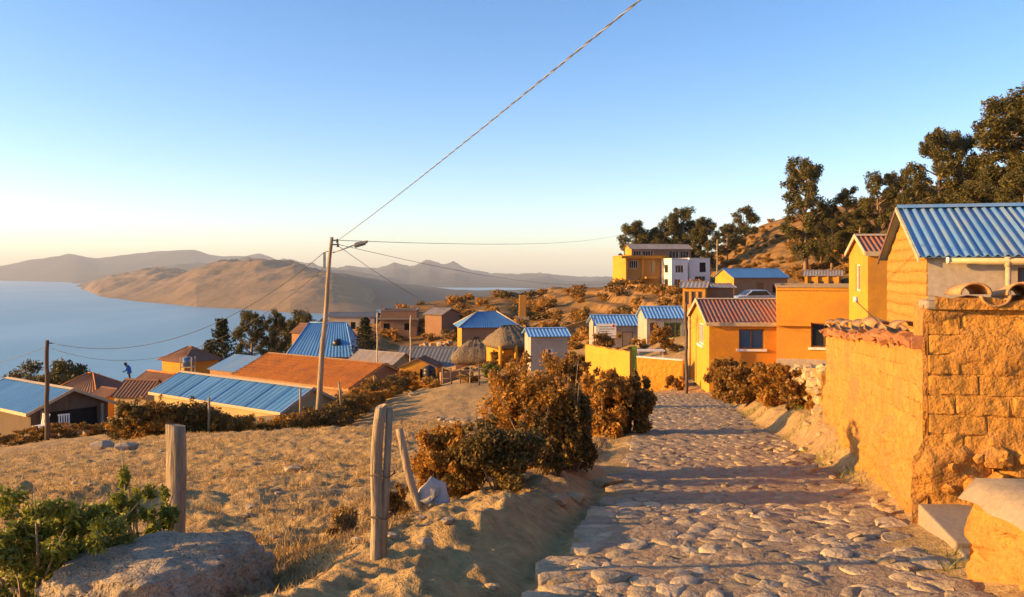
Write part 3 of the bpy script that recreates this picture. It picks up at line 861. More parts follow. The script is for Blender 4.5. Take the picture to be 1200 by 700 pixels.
    ins = MB(); ins.tube([loc(p + nrm * .05 - fdir * .2, top(1.6) + .29), loc(p + nrm * .05 - fdir * .2, top(1.6) + .335)], [.024, .018], 8)
    ins.build('insulator', M['white_paint'], rd)
adobe_wall()

# ------------------------------------------------------------------ low wall with concrete coping, concrete step
def low_wall():
    root = empty('low_wall', (2.42, 4.45, -1.7)); tag(root, 'low rough adobe wall with grey concrete coping at the bottom right corner', 'wall')
    R0 = root.location
    V, F = displaced_face(120, 36, lambda a, b: (2.40 - R0.x + 0.30 * a - 0.02 - 0.05 * b * b * -1 - 0.035 * float(fbm(a * 14, b * 3.4, 3, 51)) - 0.022 * float(fbm(a * 70, b * 12, 3, 53)) + 0.05 * b,
                                                   4.55 - R0.y - 3.6 * a, -1.95 - R0.z + 0.72 * b))
    w = MB(); w.add(V.tolist(), F.tolist(), True)
    V, F = displaced_face(30, 24, lambda a, b: (2.40 - R0.x + 0.7 * a + 0.05 * b + .005, 4.55 - R0.y + 0.015 * float(fbm(a * 7, b * 6, 3, 55)), -1.95 - R0.z + 0.72 * b))
    w.add(V.tolist(), [f[::-1] for f in F.tolist()], True)
    w.build('wall', M['mud'], root)
    c = MB()
    n = 40
    rows = []
    for i in range(n + 1):
        y = 4.58 - 3.65 * i / n; x0 = 2.385 + 0.30 * i / n
        j = [0.008 * float(fbm(i * .7, k * 3.1, 2, 57)) for k in range(4)]
        rows.append([(x0 - R0.x + j[0], y - R0.y, -1.225 - R0.z + 2 * j[1] - .03 * float(np_noise(i * .6, 2, 3))), (x0 + 0.045 - R0.x + j[1], y - R0.y, -1.16 - R0.z + j[2]), (x0 + 0.10 - R0.x, y - R0.y, -1.115 - R0.z + j[3]), (x0 + 0.8 - R0.x, y - R0.y, -1.13 - R0.z + j[0]), (x0 + .8 - R0.x, y - R0.y, -1.4 - R0.z)])
    vs = [p for r in rows for p in r]; m = 5
    fs = [(i * m + k, i * m + k + 1, (i + 1) * m + k + 1, (i + 1) * m + k) for i in range(n) for k in range(m - 1)]
    fs.append((0, 1, 2, 3, 4))
    c.add(vs, fs, True)
    c.build('coping', M['concrete'], root)
low_wall()

def step():
    b = MB()
    # a slab that follows the wall, one joint near its lower end
    o = empty('concrete_step', (2.75, 5.0, -1.8), -0.0); tag(o, 'grey concrete step at the foot of the adobe wall corner', 'step')
    m = MB(); m.slab([(-.10, .10, -.12), (.55, .10, -.12), (.62, .95, -.12), (.08, .95, -.12)], (0, 0, .30)); bevel(m.build('slab', M['concrete'], o), .012)
    m = MB(); m.slab([(-.14, -.12, -.12), (.5, -.12, -.12), (.55, .088, -.12), (-.10, .088, -.12)], (0, 0, .27)); bevel(m.build('slab', M['concrete'], o), .012)
step()

# ------------------------------------------------------------------ fence posts, sack, boulder
def post(label, base, top, r, seed, broken=False):
    rng = random.Random(seed)
    base = Vector(base); top = Vector(top)
    root = empty('fence_post', base); tag(root, label, 'post', 'weathered wooden posts of the old fence')
    n = 12; N = 16
    mb = MB(); vs = []; fs = []
    ax = (top - base)
    for i in range(n + 1):
        f = i / n; c = ax * f + Vector((0.012 * math.sin(f * 5 + seed), 0.01 * math.cos(f * 4), 0)); c.z -= .25 * (1 - f) * (i == 0)
        for k in range(N):
            a = 2 * math.pi * k / N
            rr = r * (1.08 - 0.13 * f) * (1 + 0.05 * math.sin(3 * a + seed) + 0.035 * math.sin(7 * a + seed * 2) + rng.uniform(-.012, .012))
            vs.append((c.x + rr * math.cos(a), c.y + rr * math.sin(a), c.z + (0.012 * math.sin(a + seed) if i == n else 0)))
    for i in range(n):
        for k in range(N):
            fs.append((i * N + k, i * N + (k + 1) % N, (i + 1) * N + (k + 1) % N, (i + 1) * N + k))
    mb.add(vs, fs, True)
    c = len(mb.v); mb.v.append((ax.x, ax.y, ax.z - .004))
    for k in range(N): mb.f.append([n * N + k, n * N + (k + 1) % N, c]); mb.sm.append(False)
    mb.build('stake', M['wood'], root)
    return root

_Y = at_ground(437, 655); pbase = at(437, 656, _Y)
ptop = at(447, 476, _Y)
p1 = post('split wooden post standing on the bank left of the path', pbase, ptop, 0.038 * _Y / 5.6, 1)
# second half of the split stake and its binding wire
ax = ptop - pbase
h = MB(); h.tube([Vector((.046, .015, -.1)), Vector((.046, .015, 0)) + ax * .5, Vector((.042, .015, 0)) + ax * .985], [.021, .020, .018], 9, jitter=.04)
h.build('stake', M['wood'], p1)
wr = MB()
for zf in (.56, .29):
    wr = MB(); c = ax * zf + Vector((.025, .005, 0)); wr.tube([c + Vector((.066 * math.cos(t * .52), .066 * math.sin(t * .52), .008 * math.sin(t * 1.7))) for t in range(13)], .004, 5); wr.build('binding_wire', M['dark_wood'], p1)

qb = at(207, 640, 6.0); qb.z = gz(qb.x, qb.y) - .05; qt = at(206, 498, 6.0)
post('thick short round wooden post behind the boulder', qb, qt, 0.068, 4)
lb = at(494, 617, 6.3); lb.z = gz(lb.x, lb.y) - .03; lt = at(466, 503, 6.3)
post('thin leaning wooden stake beside the plastic sack', lb, lt, 0.029, 9)

def sack():
    """crumpled feed sack hung over a short stub"""
    c = at(508, 585, 6.35)
    rng = random.Random(2)
    root = empty('plastic_sack', (c.x, c.y, gz(c.x, c.y))); root.scale = (1.2, 1.2, 1.2); tag(root, 'crumpled whitish plastic sack hanging by the leaning stake', 'sack')
    z0 = c.z - root.location.z
    outline = [(-.115, -.02), (-.09, .045), (-.05, .10), (-.015, .125), (.03, .11), (.075, .10), (.085, .03), (.12, -.06), (.155, -.135), (.08, -.13), (-.01, -.115), (-.07, -.095), (-.045, -.055), (-.085, -.04)]
    n = len(outline)
    front = []; fs = []; vs = []
    rings = 7
    for side in (1, -1):
        for r in range(rings + 1):
            f = 1 - r / rings
            for k in range(n):
                x, z = outline[k]
                bul = (1 - f ** 2) ** .5 * .055 * side
                cr = .018 * math.sin(9 * x * 10 + z * 40) + .012 * math.sin(70 * z - 30 * x) + rng.uniform(-.004, .004)
                vs.append((x * f + .01 * (1 - f), -bul - cr * (1 - f * .4), z0 + z * f + .012 * math.sin(k * 2.3 + r)))
    def grid(o):
        for r in range(rings):
            for k in range(n):
                fs.append((o + r * n + k, o + r * n + (k + 1) % n, o + (r + 1) * n + (k + 1) % n, o + (r + 1) * n + k))
    grid(0); grid((rings + 1) * n)
    mb = MB(); mb.add(vs, fs, True); mb.build('sack_body', M['sack'], root)
    st = MB(); st.tube([(.02, .03, -.1), (.03, .02, z0 + .06)], [.022, .018], 7, jitter=.08); st.build('stub', M['dark_wood'], root)
sack()

b = at(185, 690, 4.55)
bo = link('boulder', lump_mesh('boulder', M['boulder'], 6, 3, 0.20, 0.62, 1.2, 0.075, 5.5), None, (b.x - .02, b.y + .05, -1.90), (0.05, -0.05, 0.25), (0.60, 0.42, 0.56))
tag(bo, 'large pitted grey boulder at the bottom left corner', 'boulder')

def stone_thing(px, py, Y, s, label, group=None, mat=0, sq=.6):
    p = at(px, py, Y); z = gz(p.x, p.y)
    k = random.randrange(6)
    o = link('field_stone', (STONES if mat == 0 else PSTONES)[k], None, (p.x, p.y, z + s * .15), (0, 0, random.uniform(0, 6)), (s * 1.3, s, s * sq))
    tag(o, label, 'stone', group)
    return o
for (px, py, s, l) in ((120, 527, .42, 'larger of two grey stones on the far side of the field'), (148, 527, .30, 'smaller of two grey stones on the far side of the field'),
                       (577, 690, .035, 'small round orange stone in the gutter beside the path'), (344, 552, .12, 'reddish clod of earth alone in the middle of the field'),
                       (675, 585, .09, 'pale yellow stone below the big bush by the path'), (652, 588, .10, 'yellow stone at the foot of the dark bush'), (715, 568, .13, 'broad sunlit stone at the left edge of the path')):
    stone_thing(px, py, at_ground(px, py), s, l, None, 1 if 'yellow' in l or 'sunlit' in l or 'orange' in l else 0)  # sunlit stone takes the paler material, its light put into the colour
for k in range(26):
    px = random.uniform(495, 585); py = 493 + random.uniform(-5, 6) - (px - 540) * .02
    stone_thing(px, py, at_ground(px, py), random.uniform(.07, .17), 'small stone in the line of stones lying across the field', 'stones lying in a line across the field')
for k in range(40):
    px = random.uniform(10, 600); py = random.uniform(515, 640)
    Y = at_ground(px, py)
    if at(px, py, Y).x < path_x(Y) - 1.6:
        stone_thing(px, py, Y, random.uniform(.02, .06), 'small loose stone scattered on the dry field', 'loose stones on the field')
# rubble along the right side of the path
for k in range(46):
    y = random.uniform(4.6, 12.5); x = float(path_x(y) + path_w(y)) + random.uniform(-.35, .45)
    if x > 2.55 and y < 6.3: continue
    s = random.uniform(.025, .075)
    o = link('path_stone', PSTONES[k % 6], None, (x, y, gz(x, y) + s * .2), (random.uniform(-.4, .4), random.uniform(-.4, .4), random.uniform(0, 6)), (s * 1.4, s, s * .6))
    tag(o, 'loose stone on the right shoulder of the path', 'stone', 'loose stones on the shoulder of the path')

# ------------------------------------------------------------------ dry-stone walls
def dry_wall(label, pts, height, thick, size, seed, mats=PSTONES, maxn=280):
    rng = random.Random(seed)
    root = empty('stone_wall', (pts[0][0], pts[0][1], gz(*pts[0]))); tag(root, label, 'wall')
    R0 = root.location
    n = 0
    for (a, b) in zip(pts[:-1], pts[1:]):
        a = Vector((a[0], a[1], 0)); b = Vector((b[0], b[1], 0)); L = (b - a).length; u = (b - a) / L
        nc = max(1, int(height / (size * .8)))
        for c in range(nc):
            s = rng.uniform(0, size)
            while s < L and n < maxn:
                r = size * rng.uniform(.6, 1.25) * .62
                p = a + u * s + Vector((u.y, -u.x, 0)) * rng.uniform(-thick, thick) * .35
                z = gz(p.x, p.y) + size * .72 * (c + .3) + rng.uniform(-.03, .04)
                link('stone', mats[rng.randrange(6)], root, (p.x - R0.x, p.y - R0.y, z - R0.z), (rng.uniform(-.4, .4), rng.uniform(-.4, .4), rng.uniform(0, 6)), (r * 1.15, r, r * .8))
                n += 1; s += r * 1.7
        core = MB(); core.slab([(a.x - R0.x - u.y * -.1, a.y - R0.y - u.x * .1, gz(a.x, a.y) - R0.z - .3), (b.x - R0.x + u.y * .1, b.y - R0.y - u.x * .1, gz(b.x, b.y) - R0.z - .3),
                                (b.x - R0.x + u.y * .1, b.y - R0.y - u.x * .1, gz(b.x, b.y) - R0.z + height * .8), (a.x - R0.x + u.y * .1, a.y - R0.y - u.x * .1, gz(a.x, a.y) - R0.z + height * .8)], (-u.y * .2, u.x * .2, 0))
        core.build('rubble_core', M['mud'], root)
dry_wall('dry-stone wall of pale stones behind the dry bushes right of the path', [(4.6, 12.4), (5.7, 16.5), (6.9, 21), (7.9, 26)], 0.8, .35, .19, 8)

# ------------------------------------------------------------------ houses
def slope(mb, A, B, C, D, pitch=0.18, amp=0.02, rows=1, lift=0.0, thick=0.012):
    """corrugated sheet; A-B is the eave, D-C the ridge"""
    A, B, C, D = map(Vector, (A, B, C, D))
    nrm = (B - A).cross(D - A).normalized()
    if nrm.z < 0: nrm = -nrm
    W = max((B - A).length, (C - D).length)
    n = max(1, int(round(W / pitch))) * (4 if amp else 1)
    n = min(n, 480)
    for r in range(rows):
        f0, f1 = r / rows, (r + 1) / rows
        vs = []
        for f, up in ((f0, lift), (f1, 0.0)):
            for k in range(n + 1):
                s = k / n
                p = (A + (B - A) * s) * (1 - f) + (D + (C - D) * s) * f
                w = amp * (1, 0, -1, 0)[k % 4] if amp else 0
                vs.append(p + nrm * (w + up))
        q = n + 1
        mb.add(vs, [(k, k + 1, q + k + 1, q + k) for k in range(n)], bool(amp))
        if r == 0:
            lo = [v - nrm * max(thick, .02) for v in vs[:q]]
            mb.add(vs[:q] + lo, [(k, q + k, q + k + 1, k + 1) for k in range(n)])
    # underside
    o = -nrm * (thick + amp)
    mb.add([A + o, D + o, C + o, B + o], [(0, 1, 2, 3)])
    # side edges
    for (p, q2) in ((A, D), (C, B)):
        mb.add([p + nrm * amp * .5, q2 + nrm * amp * .5, q2 + o, p + o], [(0, 1, 2, 3)])

def panel(mb, fmap, w, h, holes, depth=0.14):
    """a wall face w x h with rectangular openings and their reveals"""
    us = sorted({0, w, *[x for r in holes for x in (r[0], r[2])]}); vs_ = sorted({0, h, *[x for r in holes for x in (r[1], r[3])]})
    for i in range(len(us) - 1):
        for j in range(len(vs_) - 1):
            cu, cv = (us[i] + us[i + 1]) / 2, (vs_[j] + vs_[j + 1]) / 2
            if any(r[0] < cu < r[2] and r[1] < cv < r[3] for r in holes): continue
            mb.quad(fmap(us[i], vs_[j], 0), fmap(us[i + 1], vs_[j], 0), fmap(us[i + 1], vs_[j + 1], 0), fmap(us[i], vs_[j + 1], 0))
    for (a, b, c, d) in [r[:4] for r in holes]:
        for (p, q) in (((a, b), (c, b)), ((c, b), (c, d)), ((c, d), (a, d)), ((a, d), (a, b))):
            mb.quad(fmap(*p, 0), fmap(*q, 0), fmap(*q, -depth), fmap(*p, -depth))

def fbox(mb, fmap, u0, u1, v0, v1, n0, n1):
    vs = [fmap(u0, v0, n0), fmap(u1, v0, n0), fmap(u1, v0, n1), fmap(u0, v0, n1), fmap(u0, v1, n0), fmap(u1, v1, n0), fmap(u1, v1, n1), fmap(u0, v1, n1)]
    mb.add(vs, [(0, 3, 2, 1), (4, 5, 6, 7), (0, 1, 5, 4), (1, 2, 6, 5), (2, 3, 7, 6), (3, 0, 4, 7)])

def window(parent, fmap, r, kind='window', frame='brown_paint', glass='glass', sill=None, mull=1, door='door_wood', curtain=False):
    a, b, c, d = r
    if kind == 'door':
        m = MB(); fbox(m, fmap, a + .02, c - .02, b, d - .02, -.11, -.07)
        dr = m.build('door', M[door], parent)
        m = MB(); fbox(m, fmap, c - .14, c - .11, b + (d - b) * .45, b + (d - b) * .45 + .12, -.07, -.04); m.build('handle', M['steel'], dr)
        m = MB()
        for (u0, u1, v0, v1) in ((a, a + .05, b, d), (c - .05, c, b, d), (a + .05, c - .05, d - .05, d)): fbox(m, fmap, u0, u1, v0, v1, -.12, -.015)
        m.build('frame', M[frame], dr)
        return dr
    if kind == 'void':
        m = MB(); fbox(m, fmap, a, c, b, d, -.14, -.12); return m.build('opening', M['dark_void'], parent)  # near-black slab in the hole stands in for the unlit room
    m = MB(); t = .05 if (c - a) > .5 else .04
    for (u0, u1, v0, v1) in ((a, a + t, b, d), (c - t, c, b, d), (a + t, c - t, d - t, d), (a + t, c - t, b, b + t)): fbox(m, fmap, u0, u1, v0, v1, -.11, -.04)
    for k in range(mull):
        x = a + (c - a) * (k + 1) / (mull + 1); fbox(m, fmap, x - t * .4, x + t * .4, b + t, d - t, -.10, -.05)
    wn_ = m.build('window', M[frame], parent)
    m = MB(); m.quad(fmap(a, b, -.085), fmap(c, b, -.085), fmap(c, d, -.085), fmap(a, d, -.085)); m.build('pane', M[glass], wn_)
    m = MB(); m.quad(fmap(a, b, -.138), fmap(c, b, -.138), fmap(c, d, -.138), fmap(a, d, -.138)); m.build('curtain', M['curtain' if curtain else 'dark_void'], wn_)  # without a curtain, a near-black sheet standing in for the unlit room
    if sill:
        m = MB(); fbox(m, fmap, a - .1, c + .1, b - .09, b - .005, -.12, .07); m.build('sill', M[sill], wn_)
    return wn_

def house(name, label, px, Y, eave, a, w, d, h, roof=('gable', 1.0), wall='ochre', rmat='blue_sheet', oh=.25, wins=(), group=None, cat='house', amp=.02, pitch=.2, rows=1, lift=0, fascia=None, sheets=None, corner='L', front=None, z=None):
    """px, eave, Y: where the photograph shows the top of the front-left (or front-right) corner; a: turn in degrees; w x d plan; h wall height"""
    p = at(px, eave, Y)
    if z is not None: p.z = z
    ca, sa = math.cos(rad(a)), math.sin(rad(a))
    if corner == 'R': p.x -= ca * w; p.y -= sa * w
    root = empty(name, (p.x, p.y, p.z - h), rad(a)); tag(root, label, cat, group)
    F = {'f': (lambda u, v, n: (u, -n, v)), 'l': (lambda u, v, n: (-n, u, v)), 'r': (lambda u, v, n: (w + n, u, v)), 'b': (lambda u, v, n: (u, d + n, v))}
    Wd = {'f': w, 'l': d, 'r': d, 'b': w}
    holes = {k: [] for k in 'flrb'}
    for wi in wins: holes[wi[0]].append(wi[1:5])
    mb = MB()
    kind, rise = roof[0], roof[1]
    fr = MB() if front else None
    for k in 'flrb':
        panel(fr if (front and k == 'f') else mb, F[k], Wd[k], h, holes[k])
    if kind == 'gable':
        mb.add([(0, 0, h), (0, d, h), (0, d / 2, h + rise)], [(0, 2, 1)]); mb.add([(w, 0, h), (w, d, h), (w, d / 2, h + rise)], [(0, 1, 2)])
    elif kind == 'gable_y':
        mb.add([(0, 0, h), (w, 0, h), (w / 2, 0, h + rise)], [(0, 1, 2)]); mb.add([(0, d, h), (w, d, h), (w / 2, d, h + rise)], [(0, 2, 1)])
    elif kind == 'shed':
        mb.add([(0, 0, h), (0, d, h), (0, d, h + rise)], [(0, 2, 1)]); mb.add([(w, 0, h), (w, d, h), (w, d, h + rise)], [(0, 1, 2)])
        mb.quad((0, d, h), (w, d, h), (w, d, h + rise), (0, d, h + rise))
    mb.build('wall', M[wall], root)
    if fr: fr.build('front_wall', M[front], root)
    for wi in wins:
        kw = wi[5] if len(wi) > 5 else {}
        window(root, F[wi[0]], wi[1:5], **kw)
    e = .03
    if kind == 'gable':
        s = rise / (d / 2); zl = h - oh * s + e; zt = h + rise + e
        planes = [((-oh, -oh, zl), (w + oh, -oh, zl), (w + oh, d / 2, zt), (-oh, d / 2, zt)), ((w + oh, d + oh, zl), (-oh, d + oh, zl), (-oh, d / 2, zt), (w + oh, d / 2, zt))]
    elif kind == 'gable_y':
        s = rise / (w / 2); zl = h - oh * s + e; zt = h + rise + e
        planes = [((-oh, d + oh, zl), (-oh, -oh, zl), (w / 2, -oh, zt), (w / 2, d + oh, zt)), ((w + oh, -oh, zl), (w + oh, d + oh, zl), (w / 2, d + oh, zt), (w / 2, -oh, zt))]
    elif kind == 'shed':
        s = rise / d; planes = [((-oh, -oh, h - oh * s + e), (w + oh, -oh, h - oh * s + e), (w + oh, d + oh, h + rise + oh * s + e), (-oh, d + oh, h + rise + oh * s + e))]
    elif kind == 'hip':
        rl = roof[2] if len(roof) > 2 else max(.1, w - d)
        x0, x1 = (w - rl) / 2, (w + rl) / 2; zl = h - .1 + e; zt = h + rise
        planes = [((-oh, -oh, zl), (w + oh, -oh, zl), (x1, d / 2, zt), (x0, d / 2, zt)), ((w + oh, d + oh, zl), (-oh, d + oh, zl), (x0, d / 2, zt), (x1, d / 2, zt)),
                  ((-oh, d + oh, zl), (-oh, -oh, zl), (x0, d / 2, zt), (x0, d / 2 + .01, zt)), ((w + oh, -oh, zl), (w + oh, d + oh, zl), (x1, d / 2 + .01, zt), (x1, d / 2, zt))]
    else: planes = []
    for pi, pl in enumerate(planes):
        if sheets and pi == 0:
            A, B, C, D = map(Vector, pl)
            for k in range(sheets):
                f0, f1 = k / sheets, (k + 1) / sheets + .004
                m = MB(); up = Vector((0, 0, .006 * (k % 2)))
                slope(m, A + (B - A) * f0 + up, A + (B - A) * f1 + up, D + (C - D) * f1 + up, D + (C - D) * f0 + up, pitch, amp, rows, lift); m.build('roof_sheet', M[rmat], root)
        else:
            m = MB(); slope(m, *pl, pitch, amp if kind != 'hip' or pi < 2 else 0, rows, lift); m.build('roof', M[rmat], root)
    if kind in ('gable', 'gable_y') and planes:
        m = MB()
        c0, c1 = ((-oh, d / 2, zt), (w + oh, d / 2, zt)) if kind == 'gable' else ((w / 2, -oh, zt), (w / 2, d + oh, zt))
        ax_ = Vector((0, .16, -.16 * s)) if kind == 'gable' else Vector((.16, 0, -.16 * s))
        ay_ = Vector((0, -.16, -.16 * s)) if kind == 'gable' else Vector((-.16, 0, -.16 * s))
        up = Vector((0, 0, amp + .02)); c0, c1 = Vector(c0) + up, Vector(c1) + up
        m.quad(c0 + ay_, c1 + ay_, c1, c0); m.quad(c0, c1, c1 + ax_, c0 + ax_); m.build('ridge_cap', M[fascia or rmat], root)
    if kind == 'hip':
        m = MB()
        up = Vector((0, 0, .03))
        for q0, q1 in (((-oh, -oh, zl), (x0, d / 2, zt)), ((w + oh, -oh, zl), (x1, d / 2, zt)), ((x0, d / 2, zt), (x1, d / 2, zt)), ((-oh, d + oh, zl), (x0, d / 2, zt)), ((w + oh, d + oh, zl), (x1, d / 2, zt))):
            m.tube([Vector(q0) + up, Vector(q1) + up], .05, 6)
        m.build('ridge_cap', M[fascia or rmat], root)
    if fascia and kind == 'gable':
        m = MB(); m.box(-oh, w + oh, -oh - .035, -oh - .002, zl - .13, zl + .02); m.build('fascia_board', M[fascia], root)
        for xx in (-oh - .03, w + oh + .002):
            m = MB(); m.slab([(xx, -oh, zl - .12), (xx, -oh, zl + .03), (xx, d / 2, zt + .05), (xx, d + oh, zl + .03), (xx, d + oh, zl - .12), (xx, d / 2, zt - .10)], (.028, 0, 0))
            m.build('barge_board', M[fascia], root)
    if kind == 'flat':
        m = MB(); t = .18
        m.box(0, w, 0, d, h - .14, h - .1); m.build('roof', M['concrete'], root)
        m = MB(); m.box(-.05, w + .05, -.05, t, h + .002, h + .09); m.box(-.05, t, t, d + .05, h + .002, h + .09); m.box(w - t, w + .05, t, d + .05, h + .002, h + .09); m.box(t, w - t, d - t, d + .05, h + .002, h + .09)
        m.build('coping', M[rmat], root)
        m = MB(); m.box(.02, .16, .02, d - .02, h - .09, h); m.box(w - .16, w - .02, .02, d - .02, h - .09, h); m.build('parapet', M[wall], root)
    if kind == 'thatch':
        # thick straw: rounded eave, uneven slopes
        rl = roof[2] if len(roof) > 2 else .3
        rows_ = 14; N = 48; vs = []; fs = []
        rng = random.Random(int(px))
        for i in range(rows_ + 1):
            f = i / rows_
            for k in range(N):
                t_ = 2 * math.pi * k / N
                cx_, cy_ = math.cos(t_), math.sin(t_)
                sq = 1 / max(abs(cx_), abs(cy_)) ** .72
                ex, ey = (w / 2 + oh) * cx_ * sq, (d / 2 + oh) * cy_ * sq
                rx = rl / 2 * cx_
                g_ = f ** .9
                zz = h - .12 + (rise + .12) * (g_ ** .72)
                x = w / 2 + ex * (1 - g_) + rx * g_; y = d / 2 + ey * (1 - g_)
                j = rng.uniform(-.03, .03)
                vs.append((x + j, y + j, zz + rng.uniform(-.05, .03) - .05 * (k % 3 == 0)))
        lo = []
        for k in range(N):
            v = vs[k]; lo.append((w / 2 + (v[0] - w / 2) * .93, d / 2 + (v[1] - d / 2) * .93, v[2] - .2 + rng.uniform(-.05, .03)))
        o_ = len(vs); vs += lo
        for i in range(rows_):
            for k in range(N): fs.append((i * N + k, i * N + (k + 1) % N, (i + 1) * N + (k + 1) % N, (i + 1) * N + k))
        for k in range(N): fs.append((o_ + k, o_ + (k + 1) % N, (k + 1) % N, k))
        fs.append(tuple(range(rows_ * N, rows_ * N + N))); fs.append(tuple(range(o_ + N - 1, o_ - 1, -1)))
        m = MB(); m.add(vs, fs, True); m.build('thatch_roof', M['thatch'], root)
    return root

D = lambda **k: k
W1 = D(frame='brown_paint', glass='glass', mull=1)
WW = D(frame='white_paint', glass='glass_blue', mull=1)
VO = D(kind='void')
DR = D(kind='door')

# --- right: adobe house with the blue corrugated roof
bh = house('adobe_house', 'adobe house with a bright blue corrugated roof behind the tall adobe wall', 1087, 15.0, 297, -14.5, 5.2, 4.0, 2.6, ('gable', .93), 'adobe', 'blue_sheet', .16, amp=.026, pitch=.165, sheets=6, front='grey_plaster',  # grey front beside adobe sides: the wall's shade put into its colour
           wins=(('f', 1.42, 1.1, 2.9, 2.35, D(frame='brown_paint', glass='glass_blue', mull=1)),))
rng = random.Random(77)
for c in range(16):
    z0 = .1 + c * .215; z1 = z0 + .203
    def half(z): return 2.0 if z < 2.6 else 2.0 * (1 - (z - 2.6) / .93)
    if z1 > 3.42: break
    y0, y1 = 2.0 - half(z1) + .01, 2.0 + half(z1) - .01
    m = MB(); n = 26; vs = []; fs = []
    for i in range(n + 1):
        y = y0 + (y1 - y0) * i / n; wob = .012 * math.sin(y * 1.5 + .6) + .006 * math.sin(y * 4 + c)
        for (x, z) in ((.05, z0), (-.010 + rng.uniform(-.005, .005), z0 + .012), (-.014 + rng.uniform(-.005, .005), (z0 + z1) / 2), (-.010 + rng.uniform(-.005, .005), z1 - .012), (.05, z1)):
            vs.append((x, y, z + (wob if z1 < 2.6 else 0)))
    for i in range(n):
        for k in range(4): fs.append((i * 5 + k, (i + 1) * 5 + k, (i + 1) * 5 + k + 1, i * 5 + k + 1))
    m.add(vs, fs, True); m.build('adobe_course', M['adobe'], bh)
for (y0_, z0_, y1_, z1_) in ((-.16, 2.44, 2.0, 3.47), (4.16, 2.44, 2.0, 3.47)):
    m = MB(); m.slab([(-.185, y0_, z0_), (-.185, y1_, z1_), (-.185, y1_, z1_ + .085), (-.185, y0_, z0_ + .085)], (.022, 0, 0)); m.build('barge_board', M['brown_paint' if y0_ > 0 else 'cream_paint'], bh)
g = MB(); g.tube([(.28, -.20, 2.47), (3.9, -.20, 2.44)], .048, 10); gp = g.build('gutter_pipe', M['cream_paint'], bh)
g = MB(); g.tube([(1.22, -.19, 2.42), (1.22, -.19, .3)], .045, 10); g.tube([(1.22, -.19, 2.53), (1.22, -.19, 2.36)], .058, 10); g.build('downpipe', M['cream_paint'], gp)
g = MB(); g.tube([(.26, -.20, 2.47), (.31, -.20, 2.47)], .058, 10); g.build('pipe_cap', M['white_paint'], gp)

# --- the ochre houses down the path
yh = house('ochre_house', 'ochre plastered house with a rusty red sheet roof at the bend of the path', 831, 32.5, 378, -4, 3.1, 5.2, 2.75, ('gable', .78), 'ochre', 'rust_sheet', .12, amp=.025, pitch=.16, fascia='cream_paint', front='ochre_deep',  # deeper ochre puts the weaker light of the front into its colour
           wins=(('f', 1.12, 1.75, 2.05, 2.5, D(frame='brown_paint', glass='glass_blue', mull=1, sill='white_paint', curtain=True)), ('l', 1.4, 1.75, 2.7, 2.6, D(frame='white_paint', glass='glass_warm', mull=2, sill='white_paint', curtain=True))))
pp = MB(); pp.tube([(-.06, 5.0, 0), (-.06, 5.0, 3.1)], .05, 8); pp.build('downpipe', M['cream_paint'], yh)
fb = house('flat_roofed_house', 'flat-roofed ochre house with a long plain parapet beside the red-roofed house', 910, 31.9, 337, -17, 4.3, 5.0, 4.0, ('flat', 0), 'ochre', 'concrete', .1,
           wins=(('f', 1.22, 1.8, 2.15, 2.68, D(frame='brown_paint', glass='glass', mull=1, sill='white_paint')),))
m = MB(); m.box(-.03, 1.2, -.2, -.004, 2.58, 2.72); m.build('ledge', M['ochre'], fb)
m = MB(); m.box(.0, 4.3, -.028, -.003, 0, 1.35); m.build('plinth', M['grey_plaster'], fb)
th = house('tower_room', 'small upper room of yellow plaster with a rusty sheet roof and narrow window', 1017, 27.5, 295, -8, 1.9, 2.4, 1.55, ('gable', .55), 'ochre', 'rust_sheet', .1, amp=.025, pitch=.16, fascia='cream_paint',
           wins=(('l', .95, .25, 1.5, 1.15, D(frame='white_paint', glass='glass_warm', mull=0)),))
m = MB(); m.box(0, 1.9, 0, 2.4, -2.6, -.002); m.build('lower_wall', M['ochre'], th)

# --- garden walls of the ochre houses
def garden_wall(label, a, b, top, base, t=.25, cap=None):
    A = at(*a); B = at(*b)
    root = empty('garden_wall', (A.x, A.y, base)); tag(root, label, 'wall')
    d_ = Vector((B.x - A.x, B.y - A.y, 0)); L = d_.length; u = d_ / L; n_ = Vector((-u.y, u.x, 0))
    if n_.y < 0: n_ = -n_
    n = 50; V, F = displaced_face(n, 16, lambda s, v: tuple(u * (L * s) - n_ * (.015 * float(fbm(s * L * 2, v * 3, 3, int(a[0])))) + Vector((0, 0, v * ((A.z + (B.z - A.z) * s + .025 * float(fbm(s * L * 1.3, 0, 3, 5))) - base)))))
    m = MB(); m.add(V.tolist(), F.tolist(), True)
    tl = [Vector(V[(15) * n + i]) for i in range(n)]
    for i in range(n - 1): m.quad(tl[i], tl[i + 1], tl[i + 1] + n_ * t, tl[i] + n_ * t)
    z = Vector((0, 0, 0))
    for s_, e_ in ((z, tl[0]), (u * L, tl[-1])): m.quad(s_, s_ + n_ * t, e_ + n_ * t, e_)
    bk = n_ * t; m.quad(bk, u * L + bk, tl[-1] + bk, tl[0] + bk)
    m.build('wall', M['rough_ochre'], root)
    if cap:
        m = MB(); m.slab([tl[0] - n_ * .04 + Vector((0, 0, .004)), tl[-1] - n_ * .04 + Vector((0, 0, .004)), tl[-1] + n_ * (t + .04) + Vector((0, 0, .004)), tl[0] + n_ * (t + .04) + Vector((0, 0, .004))], (0, 0, .05)); m.build('coping', M[cap], root)
    return root
garden_wall('ochre garden wall with a sloping top left of the green gate', (686, 404, 46), (739, 413, 38), 0, -5.9)
garden_wall('ochre garden wall with pale coping against the ochre house', (746, 419, 37), (800, 423, 36.2), 0, -5.7, cap='white_paint')
